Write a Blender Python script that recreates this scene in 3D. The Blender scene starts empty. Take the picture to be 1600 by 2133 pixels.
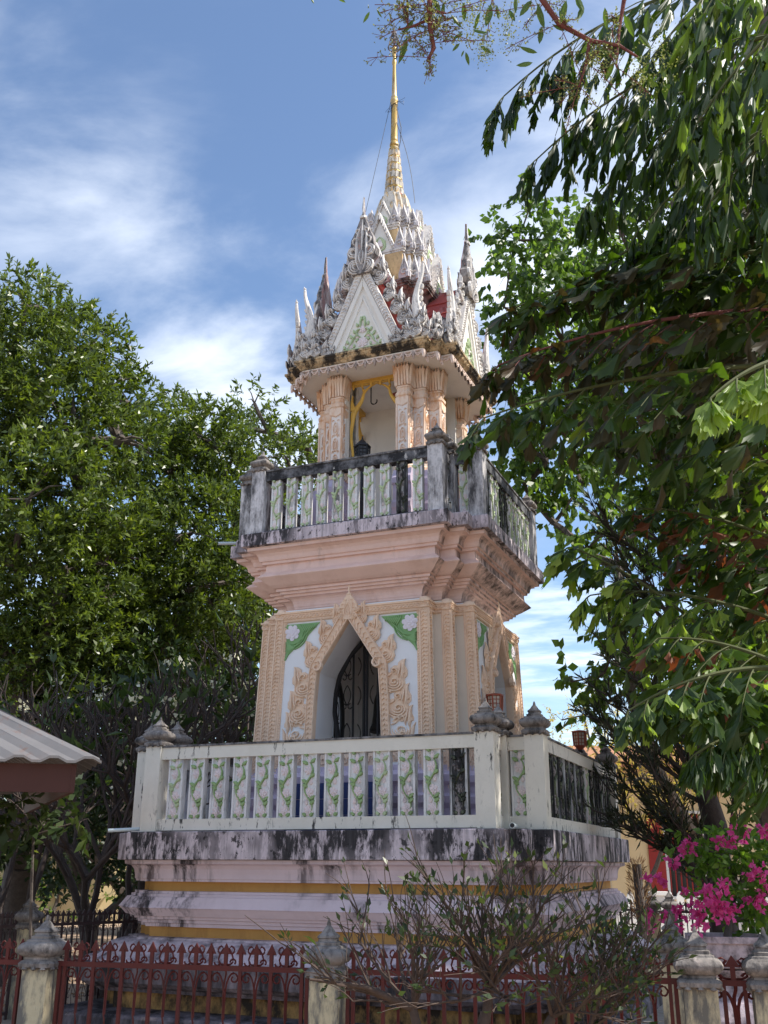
import bpy, bmesh, math, random
import numpy as np
from mathutils import Matrix, Vector
rnd = random.Random(7); RN = np.random.default_rng(11)
R = math.radians; PI = math.pi
SC = bpy.context.scene; COL = SC.collection

# ---------------------------------------------------------------- camera
CAM = (4.791, -11.881, 1.62); YAW, PITCH, ROLL, FPX = 0.3938, 0.3391, 0.0043, 2085.0
cy_, sy_, cp_, sp_ = math.cos(YAW), math.sin(YAW), math.cos(PITCH), math.sin(PITCH)
FW = Vector((-sy_*cp_, cy_*cp_, sp_)); RT = Vector((cy_, sy_, 0)); UP = RT.cross(FW)
RT, UP = RT*math.cos(ROLL)+UP*math.sin(ROLL), UP*math.cos(ROLL)-RT*math.sin(ROLL)
cd = bpy.data.cameras.new('camera'); cam = bpy.data.objects.new('camera', cd); COL.objects.link(cam)
cm = Matrix((RT, UP, -FW)).transposed().to_4x4(); cm.translation = CAM
cam.matrix_world = cm
cd.sensor_fit = 'VERTICAL'; cd.sensor_height = 32.0; cd.lens = FPX/2133*32; cd.clip_end = 2000; cd.clip_start = 0.05
SC.camera = cam
def at(px, py, d):
    """the place that lies d metres into the view where the photograph shows pixel (px, py)"""
    return Vector(CAM)+d*(FW+RT*((px-800)/FPX)+UP*((1066.5-py)/FPX))

# ---------------------------------------------------------------- sky, sun, exposure
SUN_AZ = math.atan2(0.98, 0.16); SUN_EL = R(50)      # azimuth measured from +Y towards +X
W = bpy.data.worlds.new('World'); SC.world = W; W.use_nodes = True
nt = W.node_tree; nt.nodes.clear()
def N(t, typ, **kw):
    n = t.nodes.new(typ)
    for k, v in kw.items():
        if k == 'inp':
            for a, b in v.items(): n.inputs[a].default_value = b
        else: setattr(n, k, v)
    return n
sky = N(nt, 'ShaderNodeTexSky'); sky.sky_type = 'NISHITA'; sky.sun_disc = False
sky.sun_elevation = SUN_EL; sky.sun_rotation = SUN_AZ; sky.altitude = 100; sky.air_density = 1.0; sky.dust_density = 0.6; sky.ozone_density = 2.5
tc = N(nt, 'ShaderNodeTexCoord')
SKY = dict(off=(21.75, 22.96, 0.0), scale=1.7, lo=0.37, hi=0.70)
# thin cloud sheet: noise on a level plane high above the place
sx = N(nt, 'ShaderNodeSeparateXYZ'); zc = N(nt, 'ShaderNodeMath', operation='MAXIMUM', inp={1: 0.06}); dv = N(nt, 'ShaderNodeVectorMath', operation='DIVIDE'); cb3 = N(nt, 'ShaderNodeCombineXYZ')
mp = N(nt, 'ShaderNodeMapping', inp={'Location': SKY['off'], 'Rotation': (0, 0, 0.5), 'Scale': (1.0, 1.25, 1.0)})
nz = N(nt, 'ShaderNodeTexNoise', inp={'Scale': SKY['scale'], 'Detail': 8.0, 'Roughness': 0.56, 'Distortion': 0.35})
rp = N(nt, 'ShaderNodeMapRange', interpolation_type='SMOOTHSTEP', inp={'From Min': SKY['lo'], 'From Max': SKY['hi'], 'To Max': 0.75})
mx = N(nt, 'ShaderNodeMixRGB'); mx.inputs[2].default_value = (7.6, 8.0, 8.6, 1)
hs = N(nt, 'ShaderNodeHueSaturation', inp={'Saturation': 1.0, 'Value': 1.12})
bg = N(nt, 'ShaderNodeBackground', inp={'Strength': 0.092}); wo = N(nt, 'ShaderNodeOutputWorld')
L = nt.links.new
L(tc.outputs['Generated'], sx.inputs[0]); L(sx.outputs[2], zc.inputs[0])
for i in range(3): L(zc.outputs[0], cb3.inputs[i])
L(tc.outputs['Generated'], dv.inputs[0]); L(cb3.outputs[0], dv.inputs[1]); L(dv.outputs[0], mp.inputs['Vector']); L(mp.outputs[0], nz.inputs['Vector']); nz2 = N(nt, 'ShaderNodeTexNoise', inp={'Scale': 0.62, 'Detail': 2.0}); L(mp.outputs[0], nz2.inputs['Vector']); rp2 = N(nt, 'ShaderNodeMapRange', interpolation_type='SMOOTHSTEP', inp={'From Min': 0.36, 'From Max': 0.60}); L(nz2.outputs['Fac'], rp2.inputs['Value'])
L(nz.outputs['Fac'], rp.inputs['Value']); mlt = N(nt, 'ShaderNodeMath', operation='MULTIPLY'); L(rp.outputs[0], mlt.inputs[0]); L(rp2.outputs[0], mlt.inputs[1])
L(mlt.outputs[0], mx.inputs[0]); L(sky.outputs[0], hs.inputs['Color']); L(hs.outputs[0], mx.inputs[1]); L(mx.outputs[0], bg.inputs[0]); L(bg.outputs[0], wo.inputs[0])
sd = bpy.data.lights.new('sun', 'SUN'); sd.energy = 3.2; sd.angle = R(0.5); sd.color = (1.0, 0.94, 0.84)
sun = bpy.data.objects.new('sun', sd); COL.objects.link(sun)
SDIR = Vector((math.sin(SUN_AZ)*math.cos(SUN_EL), math.cos(SUN_AZ)*math.cos(SUN_EL), math.sin(SUN_EL)))
sun.rotation_euler = SDIR.to_track_quat('Z', 'Y').to_euler(); sun.location = SDIR*60
SC.view_settings.view_transform = 'Standard'; SC.view_settings.look = 'None'; SC.view_settings.gamma = 1.0
SC.view_settings.use_curve_mapping = False; SC.view_settings.exposure = 1.1
SC.cycles.max_bounces = 6; SC.cycles.diffuse_bounces = 4; SC.cycles.transmission_bounces = 4; SC.cycles.use_denoising = True

# ---------------------------------------------------------------- materials
MAT = {}
def material(name, base, rough=0.8, var=0.12, vscale=3.0, stains=(), bump=0.0, bscale=30.0, spec=0.3, metal=0.0):
    """procedural plaster, paint, stone: base colour with mottling, then layers of dirt.
    a stain = (colour, scale xyz, lo, hi, strength[, second mask scale, lo, hi])"""
    m = bpy.data.materials.new(name); m.use_nodes = True; t = m.node_tree; b = t.nodes['Principled BSDF']; l = t.links.new
    g = N(t, 'ShaderNodeNewGeometry')
    n1 = N(t, 'ShaderNodeTexNoise', inp={'Scale': vscale, 'Detail': 6.0, 'Roughness': 0.65})
    l(g.outputs['Position'], n1.inputs['Vector'])
    r1 = N(t, 'ShaderNodeMapRange', inp={'From Min': 0.25, 'From Max': 0.75, 'To Min': 1-var, 'To Max': 1+var}); l(n1.outputs['Fac'], r1.inputs['Value'])
    c = N(t, 'ShaderNodeMixRGB', blend_type='MULTIPLY', inp={'Fac': 1.0, 'Color1': (*base, 1)}); l(r1.outputs[0], c.inputs['Color2'])
    out = c.outputs[0]
    for s in stains:
        col, scl, lo, hi, k = s[:5]
        mp = N(t, 'ShaderNodeMapping', inp={'Scale': scl}); l(g.outputs['Position'], mp.inputs['Vector'])
        n = N(t, 'ShaderNodeTexNoise', inp={'Scale': 1.0, 'Detail': 7.0, 'Roughness': 0.7}); l(mp.outputs[0], n.inputs['Vector'])
        r = N(t, 'ShaderNodeMapRange', inp={'From Min': lo, 'From Max': hi, 'To Min': 0.0, 'To Max': k}); l(n.outputs['Fac'], r.inputs['Value'])
        f = r.outputs[0]
        if len(s) == 6:                                   # weather side: only on walls that face +X
            sn = N(t, 'ShaderNodeSeparateXYZ'); l(g.outputs['True Normal'], sn.inputs[0]); rs = N(t, 'ShaderNodeMapRange', inp={'From Min': 0.35, 'From Max': 0.6}); l(sn.outputs[0], rs.inputs['Value'])
            mm = N(t, 'ShaderNodeMath', operation='MULTIPLY'); l(f, mm.inputs[0]); l(rs.outputs[0], mm.inputs[1]); f = mm.outputs[0]
        if len(s) > 6:
            n2 = N(t, 'ShaderNodeTexNoise', inp={'Scale': s[5], 'Detail': 3.0}); l(g.outputs['Position'], n2.inputs['Vector'])
            r2 = N(t, 'ShaderNodeMapRange', inp={'From Min': s[6], 'From Max': s[7]}); l(n2.outputs['Fac'], r2.inputs['Value'])
            mm = N(t, 'ShaderNodeMath', operation='MULTIPLY'); l(f, mm.inputs[0]); l(r2.outputs[0], mm.inputs[1]); f = mm.outputs[0]
        q = N(t, 'ShaderNodeMixRGB', inp={'Color2': (*col, 1)}); l(f, q.inputs['Fac']); l(out, q.inputs['Color1']); out = q.outputs[0]
    l(out, b.inputs['Base Color'])
    b.inputs['Roughness'].default_value = rough; b.inputs['Specular IOR Level'].default_value = spec; b.inputs['Metallic'].default_value = metal
    if bump:
        nb = N(t, 'ShaderNodeTexNoise', inp={'Scale': bscale, 'Detail': 6.0}); l(g.outputs['Position'], nb.inputs['Vector'])
        bp = N(t, 'ShaderNodeBump', inp={'Strength': bump, 'Distance': 0.02}); l(nb.outputs['Fac'], bp.inputs['Height']); l(bp.outputs[0], b.inputs['Normal'])
    MAT[name] = m; return m
def leafmat(name, c1, c2, trans=0.35, rough=0.5, c3=None, vs=1.2, tcol=None):
    """leaf: colour varies from clump to clump and leaf to leaf; light passes through"""
    m = bpy.data.materials.new(name); m.use_nodes = True; t = m.node_tree; b = t.nodes['Principled BSDF']; l = t.links.new
    g = N(t, 'ShaderNodeNewGeometry'); o = t.nodes['Material Output']
    rp = N(t, 'ShaderNodeValToRGB'); e = rp.color_ramp.elements; e[0].color = (*c1, 1); e[1].color = (*c2, 1); e[0].position = 0.1; e[1].position = 0.8
    if c3: k = e.new(0.95); k.color = (*c3, 1)
    n1 = N(t, 'ShaderNodeTexNoise', inp={'Scale': vs, 'Detail': 2.0}); l(g.outputs['Position'], n1.inputs['Vector'])
    a = N(t, 'ShaderNodeMath', operation='MULTIPLY_ADD', inp={1: 0.65, 2: -0.05}); l(g.outputs['Random Per Island'], a.inputs[0])
    a2 = N(t, 'ShaderNodeMath', operation='MULTIPLY_ADD', inp={1: 0.45}); l(n1.outputs['Fac'], a2.inputs[0]); l(a.outputs[0], a2.inputs[2])
    l(a2.outputs[0], rp.inputs[0]); l(rp.outputs[0], b.inputs['Base Color'])
    b.inputs['Roughness'].default_value = rough; b.inputs['Specular IOR Level'].default_value = 0.45
    tr = N(t, 'ShaderNodeBsdfTranslucent'); gm = N(t, 'ShaderNodeMixRGB', blend_type='MULTIPLY', inp={'Fac': 1.0, 'Color2': (*(tcol or (2.6, 2.6, 0.9)), 1)})
    l(rp.outputs[0], gm.inputs['Color1']); l(gm.outputs[0], tr.inputs['Color'])
    mx = N(t, 'ShaderNodeMixShader', inp={'Fac': trans}); l(b.outputs[0], mx.inputs[1]); l(tr.outputs[0], mx.inputs[2]); l(mx.outputs[0], o.inputs['Surface'])
    MAT[name] = m; return m

BLK = (0.010, 0.010, 0.012); GRY = (0.09, 0.085, 0.09)
material('pink_plaster', (0.79, 0.585, 0.525), var=0.08, stains=[((0.45, 0.25, 0.17), (3, 3, 1.5), 0.5, 0.8, 0.5), (BLK, (7, 7, 1.3), 0.55, 0.75, 0.6, 1.1, 0.5, 0.66), (BLK, (9, 6, 1.3), 0.40, 0.62, 0.85, 1)], bump=0.12)
material('pink_eaten', (0.55, 0.40, 0.36), var=0.1, stains=[(BLK, (11, 11, 1.3), 0.42, 0.62, 0.9, 1.1, 0.42, 0.6)], bump=0.2)
material('mauve_plaster', (0.66, 0.54, 0.575), var=0.07, stains=[(BLK, (6, 6, 1.0), 0.47, 0.62, 0.94, 0.8, 0.47, 0.56), ((0.40, 0.27, 0.27), (2, 2, 1), 0.5, 0.8, 0.35), (BLK, (9, 7, 1.0), 0.46, 0.64, 0.9, 1)], bump=0.12)
material('fascia_plaster', (0.66, 0.57, 0.61), var=0.1, stains=[(BLK, (8, 8, 2.4), 0.44, 0.53, 0.96, 1.3, 0.36, 0.54), (BLK, (14, 14, 9), 0.57, 0.62, 0.9), (GRY, (25, 25, 1.5), 0.45, 0.7, 0.6)], bump=0.3, bscale=40)
material('ochre_plaster', (0.53, 0.285, 0.085), var=0.1, stains=[((0.22, 0.09, 0.03), (5, 5, 1.5), 0.5, 0.8, 0.6)], bump=0.1)
material('ochre_stained', (0.42, 0.24, 0.085), var=0.2, stains=[(BLK, (4, 4, 2.5), 0.38, 0.56, 0.94)], bump=0.2)
material('dark_plinth', (0.22, 0.185, 0.205), var=0.25, stains=[(BLK, (5, 5, 1.2), 0.36, 0.6, 0.93)], bump=0.4)
material('skirt_plaster', (0.55, 0.46, 0.50), var=0.15, stains=[(BLK, (6, 6, 4), 0.44, 0.66, 0.85)], bump=0.3)
material('cream_paint', (0.76, 0.72, 0.635), var=0.05, stains=[(BLK, (16, 16, 5), 0.57, 0.63, 0.92, 1.5, 0.42, 0.54), ((0.42, 0.40, 0.30), (3, 3, 2), 0.5, 0.85, 0.4)], bump=0.08)
material('rail_top_dirt', (0.24, 0.23, 0.23), var=0.35, stains=[(BLK, (9, 9, 9), 0.4, 0.6, 0.9)], bump=0.3)
material('old_concrete', (0.24, 0.215, 0.20), var=0.3, vscale=9, stains=[(BLK, (12, 12, 5), 0.46, 0.66, 0.9), ((0.50, 0.43, 0.40), (8, 8, 4), 0.56, 0.7, 0.6)], bump=0.45)
material('black_rail', (0.20, 0.20, 0.215), var=0.3, stains=[(BLK, (5, 5, 5), 0.36, 0.55, 0.93), ((0.6, 0.58, 0.56), (14, 14, 6), 0.63, 0.67, 0.8)], bump=0.4)
material('weathered_post', (0.62, 0.60, 0.61), var=0.15, stains=[(BLK, (7, 7, 2.0), 0.42, 0.6, 0.9), (GRY, (18, 18, 9), 0.5, 0.7, 0.6)], bump=0.35)
material('white_relief', (0.76, 0.755, 0.755), var=0.05, stains=[(BLK, (5, 5, 1.0), 0.49, 0.64, 0.88, 1.0, 0.42, 0.56), (GRY, (30, 30, 12), 0.55, 0.7, 0.5)], bump=0.06)
material('relief_grime', (0.20, 0.235, 0.15), var=0.3, vscale=12, stains=[(BLK, (12, 12, 1.5), 0.38, 0.54, 0.94)])
material('blossom_grime', (0.42, 0.38, 0.38), var=0.3, vscale=12, stains=[(BLK, (12, 12, 1.5), 0.38, 0.54, 0.94)])
material('white_relief_dirty', (0.56, 0.56, 0.56), var=0.12, stains=[(BLK, (12, 12, 0.9), 0.38, 0.50, 0.95)], bump=0.15)
material('relief_green', (0.30, 0.43, 0.20), var=0.12, stains=[(BLK, (6, 6, 1.4), 0.52, 0.7, 0.8, 1.0, 0.44, 0.58)])
material('relief_green_pale', (0.45, 0.55, 0.33), var=0.12, stains=[(BLK, (6, 6, 3), 0.56, 0.75, 0.5)])
material('relief_green_deep', (0.225, 0.395, 0.175), var=0.12)
material('relief_pink', (0.79, 0.69, 0.69), var=0.07, stains=[(BLK, (6, 6, 1.4), 0.53, 0.7, 0.8, 1.0, 0.45, 0.58)])
material('relief_lilac', (0.74, 0.69, 0.74), var=0.06)
material('white_wall', (0.77, 0.775, 0.80), var=0.04, stains=[((0.42, 0.42, 0.42), (3, 3, 1.5), 0.58, 0.85, 0.35)], bump=0.05)
material('cream_wall', (0.74, 0.655, 0.56), var=0.04, bump=0.04)
material('interior_wall', (0.60, 0.50, 0.36), var=0.08)
material('peach_stucco', (0.80, 0.60, 0.45), var=0.08, stains=[((0.48, 0.25, 0.12), (6, 6, 3), 0.52, 0.75, 0.5), (BLK, (10, 10, 3), 0.62, 0.75, 0.5)], bump=0.1)
material('peach_rusty', (0.80, 0.63, 0.51), var=0.1, stains=[((0.62, 0.28, 0.09), (9, 9, 3), 0.46, 0.64, 0.75)], bump=0.15)
material('column_white', (0.76, 0.70, 0.66), var=0.06, stains=[((0.66, 0.36, 0.2), (9, 9, 4), 0.52, 0.7, 0.6)])
material('gold_paint', (0.74, 0.455, 0.085), rough=0.45, var=0.12, stains=[((0.35, 0.17, 0.04), (9, 9, 5), 0.52, 0.75, 0.6)], spec=0.5)
material('gold_band', (0.60, 0.44, 0.26), var=0.15, stains=[(BLK, (4, 4, 3), 0.43, 0.54, 0.95)], bump=0.3)
material('lamb_plaster', (0.74, 0.60, 0.53), var=0.08, stains=[(BLK, (7, 7, 4), 0.56, 0.66, 0.9)], bump=0.1)
material('antefix_grey', (0.56, 0.53, 0.55), var=0.2, vscale=9, stains=[(BLK, (12, 12, 5), 0.5, 0.66, 0.8), ((0.5, 0.36, 0.3), (9, 9, 6), 0.58, 0.7, 0.5)], bump=0.2)
material('rust_pink', (0.46, 0.27, 0.25), var=0.3, stains=[((0.6, 0.56, 0.54), (8, 8, 4), 0.5, 0.62, 0.8), (BLK, (9, 9, 3), 0.52, 0.66, 0.8)])
material('tile_brown', (0.40, 0.19, 0.10), var=0.2)
material('red_roof', (0.38, 0.085, 0.075), var=0.2, stains=[((0.42, 0.30, 0.28), (8, 8, 2), 0.55, 0.72, 0.7), (BLK, (7, 7, 2), 0.54, 0.7, 0.7)], bump=0.2)
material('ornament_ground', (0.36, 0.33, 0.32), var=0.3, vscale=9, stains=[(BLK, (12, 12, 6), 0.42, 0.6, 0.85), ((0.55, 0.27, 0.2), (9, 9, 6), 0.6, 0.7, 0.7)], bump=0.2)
material('white_ornament', (0.70, 0.665, 0.635), var=0.12, vscale=8, stains=[((0.16, 0.15, 0.155), (13, 13, 5), 0.52, 0.68, 0.8), ((0.60, 0.32, 0.24), (9, 9, 6), 0.62, 0.72, 0.6)], bump=0.25)
material('spire_gold', (0.50, 0.33, 0.095), rough=0.42, var=0.15, stains=[((0.55, 0.48, 0.38), (14, 14, 3), 0.5, 0.64, 0.7), ((0.16, 0.09, 0.03), (18, 18, 4), 0.54, 0.68, 0.7)], spec=0.5, metal=0.35)
material('gable_white', (0.80, 0.77, 0.72), var=0.05, stains=[((0.45, 0.42, 0.38), (4, 4, 2), 0.54, 0.8, 0.4)], bump=0.05)
material('tier_ochre', (0.62, 0.44, 0.24), var=0.2, stains=[(BLK, (8, 8, 3), 0.5, 0.66, 0.8)], bump=0.2)
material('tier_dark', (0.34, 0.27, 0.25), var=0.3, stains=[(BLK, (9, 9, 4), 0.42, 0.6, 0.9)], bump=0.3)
material('spire_white', (0.60, 0.56, 0.50), var=0.15, stains=[(BLK, (20, 20, 4), 0.5, 0.65, 0.8), ((0.62, 0.36, 0.08), (14, 14, 5), 0.5, 0.62, 0.8)], bump=0.2)
material('iron_black', (0.022, 0.022, 0.025), rough=0.5, var=0.2)
material('bronze_dark', (0.045, 0.04, 0.038), rough=0.45, var=0.2, metal=0.4)
material('lantern_red', (0.30, 0.075, 0.04), rough=0.5, var=0.15)
material('lantern_glass', (0.62, 0.55, 0.45), rough=0.25, var=0.05)
material('blue_tile', (0.035, 0.06, 0.19), rough=0.3, var=0.1)
material('lilac_plaster', (0.55, 0.47, 0.57), var=0.08, stains=[(BLK, (5, 5, 2), 0.58, 0.75, 0.5)])
material('pvc', (0.58, 0.66, 0.68), rough=0.35, var=0.06)
material('iron_red', (0.10, 0.017, 0.014), rough=0.55, var=0.2, stains=[((0.06, 0.025, 0.02), (20, 20, 10), 0.5, 0.7, 0.7)])
material('iron_far', (0.05, 0.03, 0.03), rough=0.6, var=0.2)
material('fence_post', (0.55, 0.47, 0.31), var=0.12, stains=[((0.13, 0.125, 0.115), (5, 5, 1.6), 0.42, 0.53, 0.94), (BLK, (16, 16, 4), 0.6, 0.7, 0.8)], bump=0.3)
material('bark_grey', (0.10, 0.082, 0.072), var=0.3, vscale=14, bump=0.5, bscale=25)
material('twig_brown', (0.075, 0.052, 0.042), var=0.3, vscale=18, bump=0.4, bscale=40)
material('bark_pale', (0.30, 0.255, 0.22), var=0.3, vscale=18, bump=0.5, bscale=40)
material('bark_dark', (0.06, 0.045, 0.04), var=0.3, vscale=14, bump=0.4)
material('twig_red', (0.16, 0.055, 0.05), var=0.3, vscale=30, bump=0.5, bscale=60)
material('metal_roof', (0.165, 0.158, 0.16), rough=0.5, var=0.15, stains=[((0.16, 0.08, 0.05), (6, 6, 6), 0.56, 0.66, 0.6), ((0.20, 0.14, 0.12), (2, 2, 2), 0.5, 0.8, 0.6)])
material('fascia_board', (0.075, 0.026, 0.019), rough=0.6, var=0.15)
material('yellow_wall', (0.74, 0.58, 0.34), var=0.06, bump=0.05)
material('white_paint', (0.78, 0.78, 0.76), var=0.05)
material('red_window', (0.33, 0.04, 0.035), var=0.1)
material('window_dark', (0.05, 0.045, 0.045), rough=0.2, var=0.1)
material('earth', (0.36, 0.26, 0.185), var=0.25, vscale=0.6, stains=[((0.14, 0.09, 0.055), (1.5, 1.5, 1.5), 0.5, 0.7, 0.8), ((0.55, 0.42, 0.31), (14, 14, 14), 0.58, 0.7, 0.7)], bump=0.5, bscale=12)
material('paving', (0.40, 0.34, 0.29), var=0.2, stains=[((0.16, 0.11, 0.08), (4, 4, 4), 0.5, 0.7, 0.7)], bump=0.3)
material('stalk_green', (0.075, 0.085, 0.03), var=0.25, vscale=12)
material('dry_leaf', (0.30, 0.17, 0.08), var=0.4, vscale=20)
leafmat('leaf_evergreen', (0.017, 0.035, 0.008), (0.122, 0.170, 0.032), trans=0.28, rough=0.36, c3=(0.26, 0.31, 0.06), vs=0.9)
leafmat('leaf_canopy', (0.010, 0.026, 0.006), (0.070, 0.125, 0.022), trans=0.5, rough=0.42, c3=(0.22, 0.30, 0.06), vs=1.0)
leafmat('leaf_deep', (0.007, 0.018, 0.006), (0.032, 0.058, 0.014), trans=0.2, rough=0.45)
leafmat('leaf_palm', (0.009, 0.024, 0.006), (0.042, 0.080, 0.014), trans=0.38, rough=0.42, c3=(0.18, 0.23, 0.03), vs=0.8, tcol=(3.2, 3.1, 0.6))
leafmat('leaf_palm_brown', (0.018, 0.024, 0.009), (0.048, 0.042, 0.017), trans=0.25, rough=0.5, c3=(0.16, 0.06, 0.03), tcol=(2.2, 1.6, 0.7))
leafmat('leaf_palm_rust', (0.06, 0.035, 0.018), (0.17, 0.06, 0.028), trans=0.35, rough=0.6, c3=(0.40, 0.20, 0.05), tcol=(2.4, 1.6, 0.8))
leafmat('leaf_palm_bright', (0.10, 0.19, 0.03), (0.22, 0.30, 0.06), trans=0.45, rough=0.45, tcol=(2.2, 2.2, 0.8))
leafmat('leaf_bodhi', (0.03, 0.065, 0.018), (0.11, 0.18, 0.045), trans=0.42, rough=0.42, c3=(0.24, 0.32, 0.08))
leafmat('leaf_shrub', (0.014, 0.028, 0.010), (0.05, 0.08, 0.026), trans=0.3, rough=0.4, c3=(0.30, 0.33, 0.09))
leafmat('leaf_boug', (0.045, 0.10, 0.018), (0.14, 0.24, 0.04), trans=0.38, rough=0.45)
leafmat('bract_pink', (0.46, 0.03, 0.19), (0.74, 0.11, 0.38), trans=0.35, rough=0.6, tcol=(1.4, 1.2, 1.3))
leafmat('leaf_yellow', (0.24, 0.20, 0.06), (0.42, 0.34, 0.10), trans=0.4, rough=0.5)
leafmat('needle_dark', (0.012, 0.016, 0.008), (0.035, 0.045, 0.018), trans=0.15, rough=0.5)
leafmat('flower_white', (0.65, 0.60, 0.40), (0.80, 0.78, 0.65), trans=0.3, tcol=(1.2, 1.2, 1.0))
leafmat('leaf_mango', (0.03, 0.065, 0.015), (0.09, 0.15, 0.03), trans=0.35, rough=0.4, c3=(0.32, 0.22, 0.04))
leafmat('panicle', (0.10, 0.12, 0.06), (0.20, 0.22, 0.11), trans=0.3)

# ---------------------------------------------------------------- mesh helpers
class MB:
    def __init__(s): s.v = []; s.f = []; s.m = []; s.M = Matrix.Identity(4); s.mi = 0
    def add(s, vs, fs, mi=None, M=None):
        M = s.M if M is None else M; b = len(s.v); mi = s.mi if mi is None else mi
        s.v += [tuple(M @ Vector(p)) for p in vs]; s.f += [tuple(b+i for i in f) for f in fs]; s.m += [mi]*len(fs)
    def box(s, lo, hi, mi=None, M=None, tap=0.0):
        x0, y0, z0 = lo; x1, y1, z1 = hi; t = tap
        s.add([(x0, y0, z0), (x1, y0, z0), (x1, y1, z0), (x0, y1, z0), (x0+t, y0+t, z1), (x1-t, y0+t, z1), (x1-t, y1-t, z1), (x0+t, y1-t, z1)],
              [(0, 3, 2, 1), (4, 5, 6, 7), (0, 1, 5, 4), (1, 2, 6, 5), (2, 3, 7, 6), (3, 0, 4, 7)], mi, M)
    def loft(s, loops, mi=None, cap=(True, True), M=None, close=False):
        n = len(loops[0]); vs = [p for l in loops for p in l]; fs = []
        rng = range(len(loops)-1) if not close else range(len(loops))
        for i in rng:
            j2 = (i+1) % len(loops)
            for j in range(n): k = (j+1) % n; fs.append((i*n+j, i*n+k, j2*n+k, j2*n+j))
        if not close:
            if cap[0]: fs.append(tuple(range(n-1, -1, -1)))
            if cap[1]: fs.append(tuple((len(loops)-1)*n+j for j in range(n)))
        s.add(vs, fs, mi, M)
    def tube(s, pts, r, n=6, mi=None, M=None):
        pts = [Vector(p) for p in pts]; k = len(pts); rs = r if hasattr(r, '__len__') else [r]*k; loops = []; ref = None
        for i in range(k):
            d = (pts[min(i+1, k-1)]-pts[max(i-1, 0)])
            if d.length < 1e-9: d = Vector((0, 0, 1))
            d.normalize()
            if ref is None: ref = Vector((0, 0, 1)) if abs(d.z) < .9 else Vector((1, 0, 0))
            u = d.cross(ref)
            if u.length < 1e-4: u = d.cross(Vector((0.3, 1, 0.2)))
            u.normalize(); w = u.cross(d).normalized(); ref = -w if False else ref
            loops.append([tuple(pts[i]+(u*math.cos(2*PI*j/n)+w*math.sin(2*PI*j/n))*rs[i]) for j in range(n)])
        s.loft(loops, mi, M=M)
    def lathe(s, prof, n=12, mi=None, M=None, pw=None):
        """prof: (radius, z); pw: squareness (superellipse) of the plan"""
        loops = []
        for r, z in prof:
            lp = []
            for j in range(n):
                t = 2*PI*(j+.5)/n; c, q = math.cos(t), math.sin(t)
                if pw: k = (abs(c)**pw+abs(q)**pw)**(-1/pw)
                else: k = 1
                lp.append((r*k*c, r*k*q, z))
            loops.append(lp)
        s.loft(loops, mi, M=M)
    def prism(s, poly, z0, z1, mi=None, M=None, bev=0.0):
        """polygon in local xy (counter-clockwise), from z0 to z1; top edge drawn in by bev"""
        n = len(poly); 
        if bev:
            top = []
            for i in range(n):
                a = Vector(poly[i-1]); b = Vector(poly[i]); c = Vector(poly[(i+1) % n])
                e1 = (b-a).normalized(); e2 = (c-b).normalized(); nn = Vector((-(e1.y+e2.y), e1.x+e2.x))
                nn = nn.normalized() if nn.length > 1e-6 else Vector((-e1.y, e1.x)); top.append((b.x+nn.x*bev, b.y+nn.y*bev))
        else: top = poly
        s.add([(x, y, z0) for x, y in poly]+[(x, y, z1) for x, y in top],
              [tuple(range(n-1, -1, -1)), tuple(range(n, 2*n))]+[(i, (i+1) % n, n+(i+1) % n, n+i) for i in range(n)], mi, M)
    def ridge(s, pts, w, h, z0=0.0, mi=None, M=None, taper=True):
        """raised bead along a 2-D path in local xy"""
        pts = [Vector(p) for p in pts]; k = len(pts); vs = []
        for i in range(k):
            d = pts[min(i+1, k-1)]-pts[max(i-1, 0)]; d = d.normalized() if d.length > 1e-9 else Vector((1, 0)); q = Vector((-d.y, d.x))
            t = 1.0
            if taper: u = i/(k-1); t = min(1, 0.25+3*u, 0.25+3*(1-u))
            p = pts[i]; vs += [(*(p+q*w*t*.5), z0), (*(p+q*w*t*.25), z0+h*t), (*(p-q*w*t*.25), z0+h*t), (*(p-q*w*t*.5), z0)]
        fs = []
        for i in range(k-1):
            b = i*4
            for j in range(3): fs.append((b+j+1, b+j, b+4+j, b+5+j))
        fs += [(0, 1, 2, 3), ((k-1)*4+3, (k-1)*4+2, (k-1)*4+1, (k-1)*4)]
        s.add(vs, fs, mi, M)
    def mesh(s, name, mats, smooth=None):
        me = bpy.data.meshes.new(name); me.from_pydata(s.v, [], s.f); 
        for m in (mats if isinstance(mats, (list, tuple)) else [mats]): me.materials.append(MAT[m] if isinstance(m, str) else m)
        me.polygons.foreach_set('material_index', s.m)
        if smooth: me.polygons.foreach_set('use_smooth', [True]*len(me.polygons)); me.set_sharp_from_angle(angle=R(smooth))
        me.update(); return me
    def build(s, name, mats, parent=None, smooth=None):
        return link(name, s.mesh(name, mats, smooth), parent)
def link(name, me, parent=None, M=None):
    o = bpy.data.objects.new(name, me); COL.objects.link(o)
    if parent is not None: o.parent = parent
    if M is not None: o.matrix_basis = M
    return o
def thing(name, label, cat, loc=(0, 0, 0), group=None, rz=0.0):
    o = bpy.data.objects.new(name, None); COL.objects.link(o); o.location = loc; o.rotation_euler = (0, 0, rz); o.empty_display_size = 0.2
    tag(o, label, cat, group); return o
def tag(o, label, cat, group=None):
    o['label'] = label; o['category'] = cat
    if group: o['group'] = group
    return o
def struct(o): o['kind'] = 'structure'; return o
def copy_tree(o, parent=None):
    c = o.copy(); COL.objects.link(c); c.parent = parent
    for ch in o.children: copy_tree(ch, c)
    return c
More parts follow.
